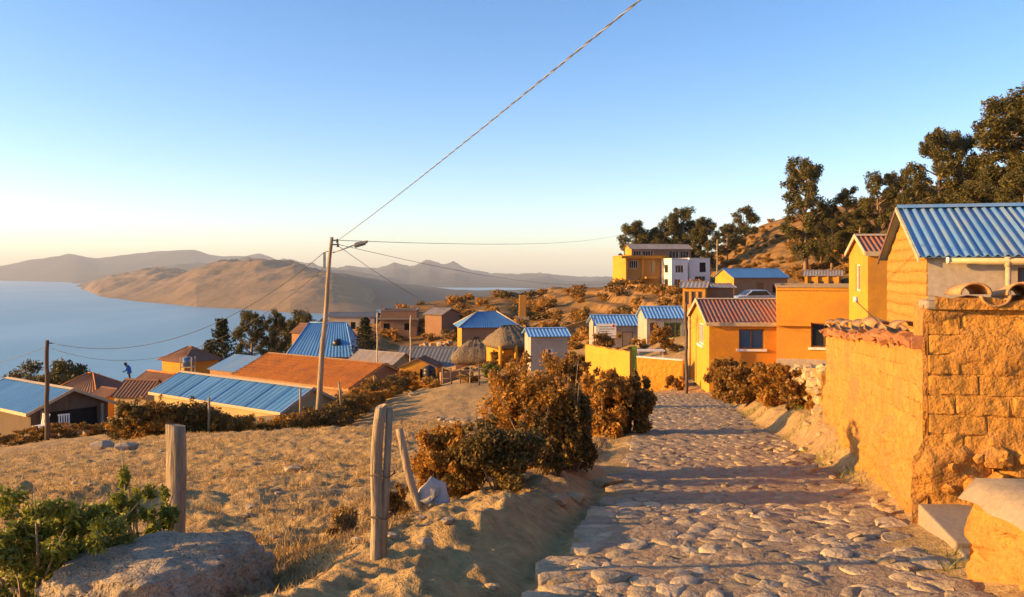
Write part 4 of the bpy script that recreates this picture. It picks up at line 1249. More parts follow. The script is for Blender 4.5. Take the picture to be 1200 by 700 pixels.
gt = empty('garden_gate', (at(739, 440, 37.6).x, 37.6, -5.2)); tag(gt, 'narrow bright green metal gate between the two ochre garden walls', 'gate')
m = MB(); m.box(.06, .28, 0, .03, .0, 1.9); m.build('gate_leaf', M['green_paint'], gt)
m = MB(); m.box(-.04, .04, -.04, .04, 0, 1.75); m.build('gate_post', M['dark_wood'], gt)
for k in range(3):
    m = MB(); m.box(.07, .27, -.02, -.001, .3 + .6 * k, .36 + .6 * k); m.build('gate_rail', M['green_paint'], gt)

# --- two small blue-roofed houses behind the garden wall
h1 = house('blue_roofed_cottage', 'grey cottage with a blue roof and a white signboard on its wall', 699, 56, 381, 4, 3.2, 3.0, 2.0, ('gable', .55), 'grey_plaster', 'blue_pale', .18, pitch=.22,
           wins=(('f', 1.7, .1, 2.45, 1.55, D(kind='door', door='cream_paint')),))
sg = empty('signboard', at(711, 396, 55.7)); tag(sg, 'weathered white signboard with faded lines and a red emblem on the cottage', 'sign')
m = MB(); m.box(-.62, .62, -.02, .02, 0, .92); m.build('board', M['white_paint'], sg)
m = MB()
for k in range(5): m.box(-.5, .5 - .18 * (k % 3), -.03, -.021, .1 + .15 * k, .15 + .15 * k)
m.build('faded_line', M['grey_metal'], sg)
m = MB(); m.tube([(.42, -.035, .78), (.42, -.022, .78)], .09, 12); m.build('emblem', M['red_paint'], sg)
house('blue_roofed_cottage', 'grey cottage with a blue roof and wide dark window next to the ochre house', 758, 52, 372.5, 2, 2.3, 3.0, 2.2, ('gable', .6), 'grey_plaster', 'blue_pale', .15, pitch=.22,
      wins=(('f', .2, .1, .62, 1.9, DR), ('f', 1.05, .95, 2.1, 1.9, D(frame='green_paint', glass='glass', mull=2))))
tb = empty('garden_table', (at(765, 430, 39).x, 39.2, gz(at(765, 430, 39).x, 39.2))); tag(tb, 'low white garden table behind the ochre garden wall', 'table')
zt_ = at(765, 410, 39.2).z - tb.location.z
m = MB(); m.box(-.75, .55, -.3, .3, zt_ - .06, zt_); m.build('table_top', M['white_paint'], tb)
for (x, y) in ((-.65, -.22), (.45, -.22), (-.65, .22), (.45, .22)):
    m = MB(); m.box(x - .03, x + .03, y - .03, y + .03, -.1, zt_ - .062); m.build('leg', M['white_paint'], tb)

# --- middle: small grey house, thatched house, hip-roofed house, thatched hut
house('grey_hut', 'small grey hut with a pale blue roof and blue window behind the big bush', 622, 50, 391 + 3, 7, 2.2, 2.6, 2.2, ('gable', .35), 'grey_plaster', 'blue_pale', .18, pitch=.22,
      wins=(('f', .75, .55, 1.28, 1.45, D(frame='white_paint', glass='glass_blue', mull=1)),))
tc = house('thatched_house', 'ochre house with a thatched roof and porch pillars beside the grey hut', 590, 54, 403, 20, 2.2, 3.4, 2.0, ('thatch', 1.05, 1.2), 'ochre_deep', 'thatch', .4,
           wins=(('f', .7, .1, 1.3, 1.6, DR),))
for x in (-.3, .75):
    m = MB(); m.tube([(x, -.28, 0), (x, -.28, 1.9)], [.13, .12], 10); m.build('pillar', M['ochre'], tc)
house('hip_roofed_house', 'house with a blue hipped roof, yellow end wall and front browned for shade', 541, 76, 383, 9, 5.1, 4.0, 3.3, ('hip', 1.25, 1.7), 'ochre_deep', 'blue_dark', .35, fascia='cream_paint', front='brown_brick',  # brown front stands in for a shaded wall, ochre sides for lit ones
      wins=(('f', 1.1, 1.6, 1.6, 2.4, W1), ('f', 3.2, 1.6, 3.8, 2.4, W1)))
house('thatched_hut', 'low round-topped thatched hut with dark walls and a pale window', 534, 58, 420, 3, 2.9, 2.8, 1.9, ('thatch', 1.2, .9), 'brown_brick', 'thatch', .38,
      wins=(('f', 1.0, .75, 1.65, 1.45, D(frame='white_paint', glass='glass_blue', mull=2)),))
# --- dark brick house and neighbours
bk = house('brick_house', 'two-storey unfinished dark brick house behind the flagpoles', 446, 112, 364, 3, 4.7, 5, 5.2, ('flat', 0), 'brown_brick', 'zinc',
      wins=(('f', .4, 2.6, 1.2, 3.5, VO), ('f', 3.1, 2.6, 3.9, 3.5, VO), ('f', .6, .5, 1.4, 1.8, VO)))
m = MB(); m.box(-.35, 5.0, -.45, -.004, 4.0, 4.16); m.build('concrete_band', M['concrete'], bk)
m = MB(); m.box(-.3, 1.9, -1.6, -.004, 1.9, 2.02); m.build('lean_to_roof', M['zinc'], bk)
for x in (-.2, 1.75):
    m = MB(); m.box(x, x + .12, -1.5, -1.38, -.5, 1.89); m.build('lean_to_post', M['dark_wood'], bk)
for x in (.2, 2.2, 4.4):
    m = MB(); m.box(x, x + .1, .1, .2, 5.3, 6.1); m.build('rebar_column', M['brown_brick'], bk)
house('brick_wing', 'lower wing with a sloping grey roof right of the dark brick house', 498, 110, 368, -30, 2.6, 4.0, 4.3, ('gable', .7), 'brown_brick', 'zinc', .25, pitch=.3)
house('long_grey_house', 'long low dark grey house beyond the big blue roof', 385, 122, 371, -2, 6.6, 4, 3.0, ('gable', .5), 'grey_plaster', 'slate', .25, pitch=.3, wins=(('f', .8, 1.2, 1.5, 2.2, VO), ('f', 3.2, 1.2, 3.9, 2.2, VO)))
house('slate_roofed_house', 'house under a broad dark slate-grey roof behind the yellow tank shed', 462, 66, 428, -12, 4.6, 4.4, 2.2, ('gable', 1.25), 'brown_brick', 'slate', .3, pitch=.3)
house('grey_roofed_house', 'house with a weathered pale grey sheet roof right behind the orange tiled roof', 400, 66, 431, -38, 4.6, 4.2, 2.2, ('gable', 1.2), 'tan', 'zinc', .3, pitch=.25)
# --- yellow shed with the black water tank
ts = house('tank_shed', 'little yellow gabled shed with an arched opening at the end of the field', 468, 52, 430.5, -6, 2.35, 1.8, 1.25, ('gable_y', .5), 'ochre', 'tile_old', .08, amp=.03, pitch=.2, wins=(('f', 1.28, .02, 2.2, 1.15, VO),))
p = at(503, 446, 51.3)
tk = empty('water_tank', (p.x, p.y, gz(p.x, p.y))); tag(tk, 'black ribbed plastic water tank standing in the yellow shed opening', 'water tank')
tk.location.z = at(503, 447.5, 51.3).z
m = MB(); m.tube([(0, 0, 0), (0, 0, .05), (0, 0, .25), (0, 0, .28), (0, 0, .31), (0, 0, .6), (0, 0, .63), (0, 0, .66), (0, 0, .85), (0, 0, .95)], [.36, .40, .40, .385, .40, .40, .385, .40, .36, .2], 18); m.build('tank_body', M['black_plastic'], tk)
m = MB(); m.tube([(0, 0, .94), (0, 0, 1.0)], .14, 12); m.build('lid', M['black_plastic'], tk)

# --- left: long blue roof, orange tiles, big blue hipped roof
lb_ = house('blue_roofed_house', 'long tan house with a dull blue sheet roof below the orange tiled roof', 181, 48.3, 458, -37, 11.3, 3.6, 3.4, ('gable', .88), 'tan', 'blue_dark', .22, pitch=.36, amp=.03, sheets=8, fascia='cream_paint',
            wins=(('f', 2.2, 1.5, 3.0, 2.7, D(frame='white_paint', glass='glass', mull=1, curtain=True)), ('f', 3.35, 1.5, 4.0, 2.7, D(frame='white_paint', glass='glass', mull=1, curtain=True))))
m_first = None
for k in range(14):
    m = MB(); m.box(.6 + .75 * k, .68 + .75 * k, -.21, 0, 3.18, 3.27); m.build('rafter_end', M['cream_paint'], lb_)
house('tiled_house', 'long house under an orange clay tile roof left of the utility pole', 409, 55.2, 455, -37, 12.2, 6.2, 2.2, ('gable', 1.3), 'brown_brick', 'tile', .2, amp=.05, pitch=.46, rows=9, lift=.07, fascia='wall_tile', corner='R')
bb = house('hipped_blue_house', 'large house with a bright blue hipped roof behind the orange tiles', 338, 75, 417, -3, 5.6, 5.2, 2.6, ('hip', 2.75, 3.4), 'brown_brick', 'blue_dark', .25, pitch=.3, fascia='blue_pale')
m = MB(); m.tube([(4.1, .62, 3.55), (4.1, 1.3, 3.75)], [.36, .3], 10); m.build('roof_vent', M['black_plastic'], bb)
house('blue_lean_to', 'low lean-to with a pale blue sheet roof left of the hipped blue house', 246, 66, 432, -37, 6.2, 2.2, 1.8, ('shed', .85), 'brown_brick', 'blue_sheet', .15, pitch=.3)
house('old_tiled_cottage', 'cottage with a faded red tile roof behind the blue hipped roof', 342, 92, 389, -37, 2.6, 2.6, 2.2, ('gable', .85), 'brown_brick', 'tile_old', .2, pitch=.3, amp=.03)
# --- far left
lp = house('porch_house', 'near house with a blue roof and dark open porch at the left edge', 36, 39.0, 481, -37, 6.5, 3.6, 2.3, ('gable', .78), 'dark_wood', 'blue_dark', .3, pitch=.36, amp=.03, fascia='cream_paint', corner='R',  # dark wood colour on the walls stands in for the porch's deep shade
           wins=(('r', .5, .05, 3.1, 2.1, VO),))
for y in (.4, 3.2):
    m = MB(); m.box(6.66, 6.76, y - .05, y + .05, 0, 2.25); m.build('porch_post', M['wood'], lp)
house('blue_roofed_shed', 'small shed with a flat blue roof behind the porch house', 4, 56, 469, -20, 2.9, 2.6, 2.2, ('gable', .6), 'brown_brick', 'blue_dark', .2, pitch=.3)
house('red_hipped_house', 'house with red hipped tile roof and dark windows below the lakeside trees', 62, 70, 459, -8, 3.8, 4.2, 2.8, ('hip', 1.3, .5), 'grey_plaster', 'tile_old', .35, pitch=.3, fascia='tile',
      wins=(('f', .25, 1.35, .7, 2.4, VO), ('f', 1.0, 1.35, 1.5, 2.4, VO), ('f', 1.85, 1.35, 2.4, 2.4, VO), ('f', 2.75, 1.35, 3.3, 2.4, VO)))
sq = house('small_brown_house', 'small square tan house with two tiny windows left of the long blue roof', 134, 53, 464, -10, 2.1, 2.6, 2.6, ('gable', .85), 'tan', 'tile_old', .15, pitch=.25, amp=.03,
      wins=(('f', .6, 1.75, .98, 2.25, VO), ('f', .6, .5, 1.05, .85, VO)))
house('ochre_outbuilding', 'small ochre outbuilding with a lean tiled roof left of the small tan house', 102, 56, 466, -35, 1.9, 2.2, 2.2, ('gable', .55), 'ochre_deep', 'tile_old', .15, pitch=.25, amp=.03, wins=(('f', .5, .3, 1.0, .9, VO),))
house('tiled_lake_house', 'house with a brown tile roof nearest the lake beside the pine', 190, 77, 421, -37, 3.6, 3.4, 2.6, ('hip', 1.1, .6), 'ochre_deep', 'tile_old', .3, pitch=.3)
house('rear_tiled_house', 'house with an orange-edged old tile roof under the figure in blue', 150, 60, 452, -37, 3.2, 3.2, 2.4, ('gable', .9), 'brown_brick', 'tile_old', .15, pitch=.25, amp=.03, fascia='tile')
tw = empty('water_tank', (at(220, 440, 70).x, 70, at(220, 440, 70).z)); tag(tw, 'dark blue rooftop water tank in a pale frame beside the lake house', 'water tank')
m = MB(); m.tube([(0, 0, .75), (0, 0, .8), (0, 0, 1.4), (0, 0, 1.5)], [.36, .4, .4, .25], 14); m.build('tank_body', M['glass_blue'], tw)
for (x, y) in ((-.45, -.4), (.45, -.4), (-.45, .4), (.45, .4)):
    m = MB(); m.box(x - .04, x + .04, y - .04, y + .04, -.6, 1.5); m.build('leg', M['cream_paint'], tw)
m = MB(); m.box(-.5, .5, -.45, .45, .66, .74); m.build('platform', M['cream_paint'], tw)

# --- up the hill: hotel, white house, adobe row
hb = house('brown_lodge', 'three-storey ochre and brown lodge on the hill left of the white house', 733, 150, 300, 12, 7.8, 7, 6.6, ('flat', 0), 'ochre', 'ochre_deep', front='ochre_shaded',
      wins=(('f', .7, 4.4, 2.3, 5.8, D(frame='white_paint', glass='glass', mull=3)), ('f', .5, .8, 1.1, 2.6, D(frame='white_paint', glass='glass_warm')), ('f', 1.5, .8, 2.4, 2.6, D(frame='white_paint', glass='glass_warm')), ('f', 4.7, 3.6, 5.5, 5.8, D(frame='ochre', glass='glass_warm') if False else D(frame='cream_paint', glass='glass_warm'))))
m = MB(); m.box(-1.0, 7.8, -.9, -.003, 6.15, 6.58); m.build('eave_slab', M['ochre_deep'], hb)
m = MB(); m.box(3.4, 5.4, -1.2, -.003, 2.6, 2.95); m.build('balcony', M['ochre'], hb)
for x in (-.02, 3.0):
    m = MB(); m.box(x, x + .35, -.25, -.003, 0, 6.14); m.build('column', M['ochre'], hb)
house('lodge_upper_storey', 'long upper storey with a grey sheet roof and window bands behind the brown lodge', 740, 160, 291.5, 8, 11.6, 5, 5.0, ('gable', .9), 'ochre', 'zinc', .35, pitch=.4, front='brown_brick',
      wins=(('f', .4, 3.4, 1.9, 4.6, D(frame='white_paint', glass='glass', mull=2)), ('f', 2.2, 3.4, 4.2, 4.6, D(frame='white_paint', glass='glass', mull=3)), ('f', 7.3, 3.2, 9.2, 4.6, D(frame='white_paint', glass='glass', mull=2)), ('f', 9.5, 3.2, 11.2, 4.6, D(frame='white_paint', glass='glass', mull=2))))
wh = house('white_house', 'white two-storey house with a shaded blue-white front beside the brown lodge', 787, 147, 303.5, 13, 3.0, 7.5, 5.4, ('flat', 0), 'white_plaster', 'white_plaster',
      wins=(('f', .7, 3.0, 2.2, 4.3, D(frame='white_paint', glass='glass', mull=2)), ('f', .5, .6, 1.7, 1.9, D(frame='white_paint', glass='glass_warm')), ('l', 1.5, 3.0, 3.0, 4.4, D(frame='brown_paint', glass='glass')), ('l', 4.4, 3.0, 6.0, 4.4, D(frame='brown_paint', glass='glass')), ('l', 1.5, .5, 3.0, 1.9, D(frame='brown_paint', glass='glass'))))
house('white_annex', 'white annex with an arched loggia right of the white house', 808, 149, 303, 13, 3.9, 5, 5.3, ('flat', 0), 'white_plaster', 'white_plaster',
      wins=(('f', 1.9, 2.9, 3.1, 4.6, VO), ('f', 1.0, .5, 3.0, 2.2, D(frame='white_paint', glass='glass', mull=2))))
house('yellow_cabin', 'small yellow cabin with a grey sheet roof behind the rusty red roof', 800, 62, 336.5, -16, 1.6, 2.8, 2.1, ('gable', .35), 'ochre', 'zinc', .2, pitch=.3,
      wins=(('f', .15, .8, .5, 1.8, D(frame='cream_paint', glass='glass_warm', mull=0)), ('f', .62, .8, .98, 1.8, D(frame='cream_paint', glass='glass_warm', mull=0)), ('f', 1.1, .8, 1.45, 1.8, D(frame='cream_paint', glass='glass_warm', mull=0))))
house('brown_shed', 'low brown shed with a flat grey roof right of the yellow cabin', 826, 64, 337, 3, 2.2, 2.4, 2.0, ('gable', .25), 'brown_brick', 'zinc', .2, pitch=.3)
house('long_adobe_house', 'long adobe house on the slope with a blue roof and front browned for shade', 860, 86, 325, 10, 5.8, 4.6, 2.8, ('gable', .85), 'ochre', 'blue_dark', .2, pitch=.3, front='brown_brick',  # front coloured brown as its shade, the end walls left ochre
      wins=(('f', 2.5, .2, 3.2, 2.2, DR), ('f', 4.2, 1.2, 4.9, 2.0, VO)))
yc = house('pillared_house', 'low yellow house with a pillared front and grey roof under the tall trees', 943, 92, 323, -20, 3.6, 4.2, 2.4, ('gable', .55), 'brown_brick', 'zinc', .25, pitch=.3, front='ochre',  # side walls coloured brown to carry the shade, front left ochre
      wins=(('f', .5, .3, 1.0, 1.8, D(frame='cream_paint', glass='glass_warm', mull=0)), ('f', 1.5, .3, 2.0, 1.8, D(frame='cream_paint', glass='glass_warm', mull=0)), ('f', 2.5, .3, 3.0, 1.8, D(frame='cream_paint', glass='glass_warm', mull=0))))
for k in range(4):
    m = MB(); m.box(.1 + 1.05 * k, .3 + 1.05 * k, -.22, -.004, 0, 2.3); m.build('pillar', M['ochre'], yc)
house('hillside_hut', 'tiny sunlit adobe hut high among the trees on the slope', 975, 120, 292, -25, 1.8, 2.0, 1.6, ('gable', .5), 'adobe', 'thatch', .15, amp=0)
p = at(612, 368, 112)
rt = empty('adobe_pillar', (p.x, p.y, gz(p.x, p.y) - .2)); tag(rt, 'ruined square adobe pillar standing on the terraced slope', 'ruin')
zt2 = at(612, 346, 112).z - rt.location.z
m = MB(); m.slab([(-.5, -.4, 0), (.5, -.4, 0), (.5, .4, 0), (-.5, .4, 0)], (.08, 0, zt2)); bevel(m.build('pillar', M['adobe'], rt), .08)
m = MB(); m.box(-.8, .9, -.5, .5, 0, zt2 * .35); m.build('footing', M['stone'], rt)

# --- parked car up the slope, half hidden behind the red roof
def car():
    p = at(884, 353, 72)
    root = empty('parked_car', (p.x, p.y, p.z - .5), rad(8)); tag(root, 'silver car parked below the long adobe house, half hidden by the roof', 'car')
    prof = [(-1.9, .35), (-1.92, .75), (-1.75, .92), (-1.1, .98), (-.55, 1.42), (.75, 1.45), (1.25, 1.02), (1.85, .9), (1.95, .6), (1.92, .35)]
    m = MB(); m.slab([(x, -.8, z) for x, z in prof], (0, 1.6, 0)); bevel(m.build('body', M['car_silver'], root), .06, 3)
    m = MB(); m.slab([(-.95, -.812, 1.0), (-.5, -.812, 1.36), (.68, -.812, 1.38), (1.05, -.812, 1.03)], (0, .006, 0)); m.build('side_window', M['glass'], root)
    m = MB(); m.slab([(-1.08, -.68, 1.02), (-.6, -.62, 1.41), (-.6, .62, 1.41), (-1.08, .68, 1.02)], (-.012, 0, .012)); m.build('windscreen', M['glass'], root)
    for x in (-1.2, 1.2):
        for y in (-.72, .72):
            m = MB(); m.tube([(x, y - .1, .32), (x, y + .1, .32)], .32, 16); wl_ = m.build('wheel', M['rubber'], root)
            m = MB(); m.tube([(x, y - .112, .32), (x, y + .112, .32)], .17, 12); m.build('rim', M['steel'], wl_)
    for y in (-.6, .6):
        m = MB(); m.box(-1.945, -1.9, y - .14, y + .14, .62, .76); m.build('headlight', M['white_paint'], root)
car()
# --- chairs on the porch
def chair(px, Y, label, rz):
    p = at(px, 511, Y); root = empty('plastic_chair', (p.x, p.y, max(p.z, gz(p.x, p.y))), rz); tag(root, label, 'chair', 'plastic chairs in front of the porch')
    for (x, y) in ((-.2, -.2), (.2, -.2), (-.2, .2), (.2, .2)):
        m = MB(); m.tube([(x * 1.1, y * 1.1, 0), (x, y, .45)], .025, 6); m.build('leg', M['white_paint'], root)
    m = MB(); m.box(-.24, .24, -.24, .24, .43, .47); bevel(m.build('seat', M['white_paint'], root), .015)
    m = MB()
    for k in range(5): m.slab([(-.22 + .1 * k, .22, .47), (-.17 + .1 * k, .22, .47), (-.17 + .1 * k, .30, .92), (-.22 + .1 * k, .30, .92)], (0, .02, 0))
    m.box(-.24, .24, .295, .325, .88, .95); m.build('backrest', M['white_paint'], root)
chair(76, 38.6, 'pale plastic chair facing outward near the tall pole', .6)
chair(47, 38.2, 'pale plastic chair by the porch post left of the tall pole', -.4)

# --- figure on the roof
def person():
    p = at(151, 449, 57.5)
    root = empty('person', p, rad(25)); root.scale = (.85, .85, .85); tag(root, 'person in a blue jacket bending forward on the roof above the lake', 'person')
    me = bpy.data.meshes.new('body')
    J = [(0, 0, .82), (0, 0, 1.0), (-.06, 0, 1.2), (-.16, 0, 1.33), (-.22, 0, 1.42), (-.27, 0, 1.52),          # pelvis, spine, neck, head
         (.0, .1, .78), (.05, .12, .42), (-.02, .13, .05), (-.14, .13, .02), (.0, -.1, .78), (.08, -.12, .42), (.02, -.13, .05), (-.10, -.13, .02),
         (-.12, .18, 1.28), (-.2, .24, 1.05), (-.38, .2, .92), (-.46, .19, .9), (-.12, -.18, 1.28), (-.2, -.24, 1.05), (-.38, -.2, .92), (-.46, -.19, .9)]
    E = [(0, 1), (1, 2), (2, 3), (3, 4), (4, 5), (0, 6), (6, 7), (7, 8), (8, 9), (0, 10), (10, 11), (11, 12), (12, 13), (3, 14), (14, 15), (15, 16), (16, 17), (3, 18), (18, 19), (19, 20), (20, 21)]
    Rr = [.14, .15, .17, .13, .06, .1, .09, .07, .05, .045, .09, .07, .05, .045, .075, .055, .042, .04, .075, .055, .042, .04]
    me.from_pydata(J, E, []); o = link('body', me, root)
    sk = o.modifiers.new('skin', 'SKIN'); o.modifiers.new('sub', 'SUBSURF').levels = 1
    for i, v in enumerate(me.skin_vertices[0].data): v.radius = (Rr[i], Rr[i]); v.use_root = (i == 0)
    me.materials.append(M['dark_cloth'])
    j = MB(); j.tube([(.02, 0, .76), (0, 0, .95), (-.05, 0, 1.17), (-.15, 0, 1.33), (-.19, 0, 1.38)], [.19, .19, .21, .17, .09], 14)
    for y in (1, -1): j.tube([(-.12, .15 * y, 1.3), (-.2, .25 * y, 1.05), (-.36, .21 * y, .93)], [.095, .075, .06], 10)
    j.build('jacket', M['blue_cloth'], root)
    h_ = MB(); h_.tube([(-.215, 0, 1.44), (-.24, 0, 1.5), (-.27, 0, 1.58), (-.28, 0, 1.64)], [.1, .135, .13, .05], 12); h_.build('hair', M['hair'], root)
person()

# ------------------------------------------------------------------ poles, lamp, cables
def pole(label, px0, py0, px1, py1, Y, r0, r1, mat='wood', name='utility_pole', cat='utility pole', sink=.5):
    a = at(px0, py0, Y); b = at(px1, py1, Y)
    root = empty(name, a); tag(root, label, cat)
    m = MB(); d_ = b - a
    n = 8; m.tube([d_ * (i / n) + Vector((.02 * math.sin(i * 1.7), 0, -sink if i == 0 else 0)) for i in range(n + 1)], [r0 + (r1 - r0) * i / n for i in range(n + 1)], 10)
    m.build('shaft', M[mat], root)
    return root, a, b
up, ua, ub = pole('tall leaning wooden utility pole with a street lamp beside the tiled house', 372, 486, 388.5, 278, 34, .125, .065)
dt = ub - ua
m = MB(); m.tube([dt + Vector((.05, 0, -.62)), dt + Vector((.45, -.1, -.5)), dt + Vector((.95, -.2, -.32))], .025, 8); arm = m.build('lamp_arm', M['grey_metal'], up)
m = MB(); c = dt + Vector((.93, -.2, -.34)); m.slab([c + Vector((0, -.12, -.06)), c + Vector((.52, -.12, .09)), c + Vector((.56, -.12, .2)), c + Vector((.12, -.12, .13)), c + Vector((0, -.12, .06))], (0, .24, 0)); lh = bevel(m.build('lamp_head', M['grey_metal'], up), .03)
m = MB(); m.slab([c + Vector((.05, -.09, -.062)), c + Vector((.46, -.09, .058)), c + Vector((.46, .09, .058)), c + Vector((.05, .09, -.062))], (.008, 0, -.03)); m.build('lamp_lens', M['glass'], lh)
for (dz, sx) in ((-.13, .28), (-.3, .3)):
    m = MB(); m.box(dt.x - .05, dt.x + sx, -.03, .03, dt.z + dz - .03, dt.z + dz + .03); br = m.build('bracket', M['grey_metal'], up)
    m = MB(); m.tube([(dt.x + sx - .05, 0, dt.z + dz - .1), (dt.x + sx - .05, 0, dt.z + dz + .06)], [.05, .035], 8); m.build('insulator', M['dark_wood'], br)
m = MB(); m.box(dt.x - .32, dt.x - .24, -.05, .05, dt.z - 1.25, dt.z - .6); m.build('junction_box', M['grey_metal'], up)
m = MB(); m.tube([(dt.x - .3, 0, dt.z - .6), (dt.x - .05, 0, dt.z - .55)], .02, 6); m.build('bracket', M['grey_metal'], up)

pl2, la, lbt = pole('dark straight utility pole in front of the porch house at the left', 55, 513, 55, 399, 36.3, .10, .078, 'dark_wood')
m = MB(); tp = lbt - la; m.tube([tp + Vector((0, 0, -.12)), tp + Vector((.22, 0, -.12))], .03, 6); m.build('bracket', M['dark_wood'], pl2)
pole('thin pale flagpole left of the dark brick house', 442, 446, 442, 366, 58, .055, .04, 'cream_paint', 'flagpole', 'pole')
pole('thin pale flagpole at the yellow tank shed', 481, 452, 481, 370, 52.5, .05, .035, 'cream_paint', 'flagpole', 'pole')
pole('thin wooden pole at the corner of the ochre house', 804.5, 452, 803.5, 355, 32.1, .06, .055, 'dark_wood', 'corner_pole', 'pole')
pole('thin wooden pole behind the left ochre garden wall', 696, 440, 696, 372, 47, .035, .03, 'dark_wood', 'garden_pole', 'pole')
pole('thin utility pole in front of the brown lodge', 778, 366, 777, 308, 120, .11, .09, 'wood')
pole('thin utility pole right of the white annex', 840.5, 335, 840.5, 281, 140, .12, .1, 'wood')
pole('short pole with a box on the left skyline of the lodge', 732, 335, 732, 283, 152, .1, .08, 'dark_wood', 'short_pole', 'pole')

def cable(label, A, B, sag, r, mat='cable_dark', n=28, twist=False):
    A = Vector(A); B = Vector(B)
    pts = [A.lerp(B, i / n) - Vector((0, 0, sag * 4 * (i / n) * (1 - i / n))) for i in range(n + 1)]
    if not twist:
        m = MB(); m.tube([p - A for p in pts], r, 5)
        o = m.build('cable', M[mat], None, A); tag(o, label, 'cable'); return o
    root = empty('cable', A); tag(root, label, 'cable')
    L = (B - A).length; N = int(L / .045); d_ = (B - A).normalized()
    u = d_.cross(Vector((0, 0, 1))).normalized(); v = d_.cross(u)
    for s_, mm in ((0, 'cable_dark'), (math.pi, 'cable_pale')):
        q = []
        for i in range(N + 1):
            f = i / N; a = f * L / .55 * 2 * math.pi + s_
            q.append(A.lerp(B, f) - Vector((0, 0, sag * 4 * f * (1 - f))) - A + u * (r * math.cos(a)) + v * (r * math.sin(a)))
        m = MB(); m.tube(q, r * 1.0, 5); m.build('strand', M[mm], root)
T_ = ub
near = at(735, 0, 8.5)
ext = near + (near - (T_ + Vector((.25, 0, -.1)))) * .38
cable('thick twisted cable rising from the utility pole over the path', T_ + Vector((.25, 0, -.13)), ext, .12, .0072, twist=True)
cable('cable from the utility pole to the brown lodge', T_ + Vector((.3, 0, -.13)), at(742, 271, 148), .9, .012)
cable('long cable sagging from the utility pole towards the lodge slope', T_ + Vector((.3, 0, -.3)), at(735, 327, 120), 1.2, .011)
cable('dark service cable from the utility pole to the hip-roofed house', T_ + Vector((.2, 0, -.3)), at(545, 370, 76), .5, .012)
cable('cable hanging from the utility pole down to the dark pole at the left', T_ + Vector((-.28, 0, -.6)), lbt + Vector((.2, 0, -.12)), 1.5, .013)
cable('lower cable hanging from the utility pole down to the dark pole', T_ + Vector((-.28, 0, -1.2)), lbt + Vector((.2, 0, -.35)), 1.75, .01)
cable('cable running left from the dark pole out over the lake side', lbt + Vector((0, 0, -.25)), at(-60, 433, 44), .25, .012)

# ------------------------------------------------------------------ foliage
def leaves_mesh(name, P, size, mat, rng, up=0.2, aspect=2.0, blade=False):
    """one small pointed leaf (two triangles sharing a bent midrib -> a diamond quad) at every point"""
    n = len(P)
    d = rng.normal(size=(n, 3)); d[:, 2] += up; d /= np.linalg.norm(d, axis=1)[:, None]
    s = rng.normal(size=(n, 3)); s -= d * (s * d).sum(1)[:, None]; s /= np.linalg.norm(s, axis=1)[:, None]
    L = size * np.clip(rng.lognormal(0, .38, n), .4, 2.0)[:, None]; Wd = L / aspect
    nn = np.cross(d, s)
    a = P - d * L * .5; b = P + s * Wd * .5 + nn * L * .06; c = P + d * L * .5; e = P - s * Wd * .5 + nn * L * .06
    V = np.stack([a, b, c, e], 1).reshape(-1, 3)
    F = np.arange(n * 4).reshape(n, 4)
    return mesh_np(name, V, F, mat)

def blob_points(n, blobs, rng, shell=0.55):
    """points spread through ellipsoid clumps, denser towards their surface"""
    vol = np.array([b[3] * b[4] * b[5] for b in blobs]) ** .75; vol /= vol.sum()
    k = rng.choice(len(blobs), n, p=vol)
    B = np.array(blobs)[k]
    d = rng.normal(size=(n, 3)); d /= np.linalg.norm(d, axis=1)[:, None]
    r = rng.uniform(0, 1, n) ** (1 - shell) if False else (shell + (1 - shell) * rng.uniform(0, 1, n) ** .6) * rng.uniform(.75, 1.12, n)
    r = np.where(rng.random(n) < .25, rng.uniform(.1, .9, n), r)
    return B[:, :3] + d * B[:, 3:6] * r[:, None]

def bush(label, px, py, Y, w, h, dp, n, leaf, mat, seed, nb=26, name='bush', group=None, x=None, stems=7, aspect=1.9, cat='bush', up=.25, lean=0, cs=1.0):
    """a shrub: many leafy clumps on thin stems; (px, py) shows the foot of the shrub, w x dp x h its size"""
    rng = np.random.default_rng(seed)
    p = at(px, py, Y)
    if x is not None: p.x = x
    z = gz(p.x, p.y)
    root = empty(name, (p.x, p.y, z - .03)); tag(root, label, cat, group)
    blobs = []
    for i in range(nb):
        a = rng.uniform(0, 2 * math.pi); r = rng.uniform(0, 1) ** .6; f = rng.uniform(.12, .92)
        prof = math.sqrt(max(.05, 1 - ((f - .38) / .66) ** 2))
        s = rng.uniform(.13, .26) * cs
        blobs.append((math.cos(a) * r * w / 2 * prof * .85 + lean * f, math.sin(a) * r * dp / 2 * prof * .85, h * f * .95, w * s * .8, dp * s * .8, h * s * .75))
    # a few twigs that stick out
    for i in range(nb // 3):
        a = rng.uniform(0, 2 * math.pi); f = rng.uniform(.5, 1.02)
        prof = math.sqrt(max(.05, 1 - ((f - .38) / .68) ** 2))
        blobs.append((math.cos(a) * w / 2 * prof + lean * f, math.sin(a) * dp / 2 * prof, h * f, w * .07, dp * .07, h * .09))
    P = blob_points(n, blobs, rng, .4)
    P = P[P[:, 2] > .01]
    me = leaves_mesh('foliage', P, leaf, M[mat], rng, up, aspect)
    link('foliage', me, root)
    m = MB()
    for i in range(stems):
        b = blobs[(i * 7) % len(blobs)]; e = rng.uniform(1.05, 1.32); m.tube([(b[0] * .15, b[1] * .15, -.05), (b[0] * .5 + rng.uniform(-.03, .03), b[1] * .5, b[2] * .55), (b[0] * e, b[1] * e, b[2] * e)], [.012 * (h + .3), .008 * (h + .3), .002], 5)
    m.build('stems', M['wood'], root)
    return root

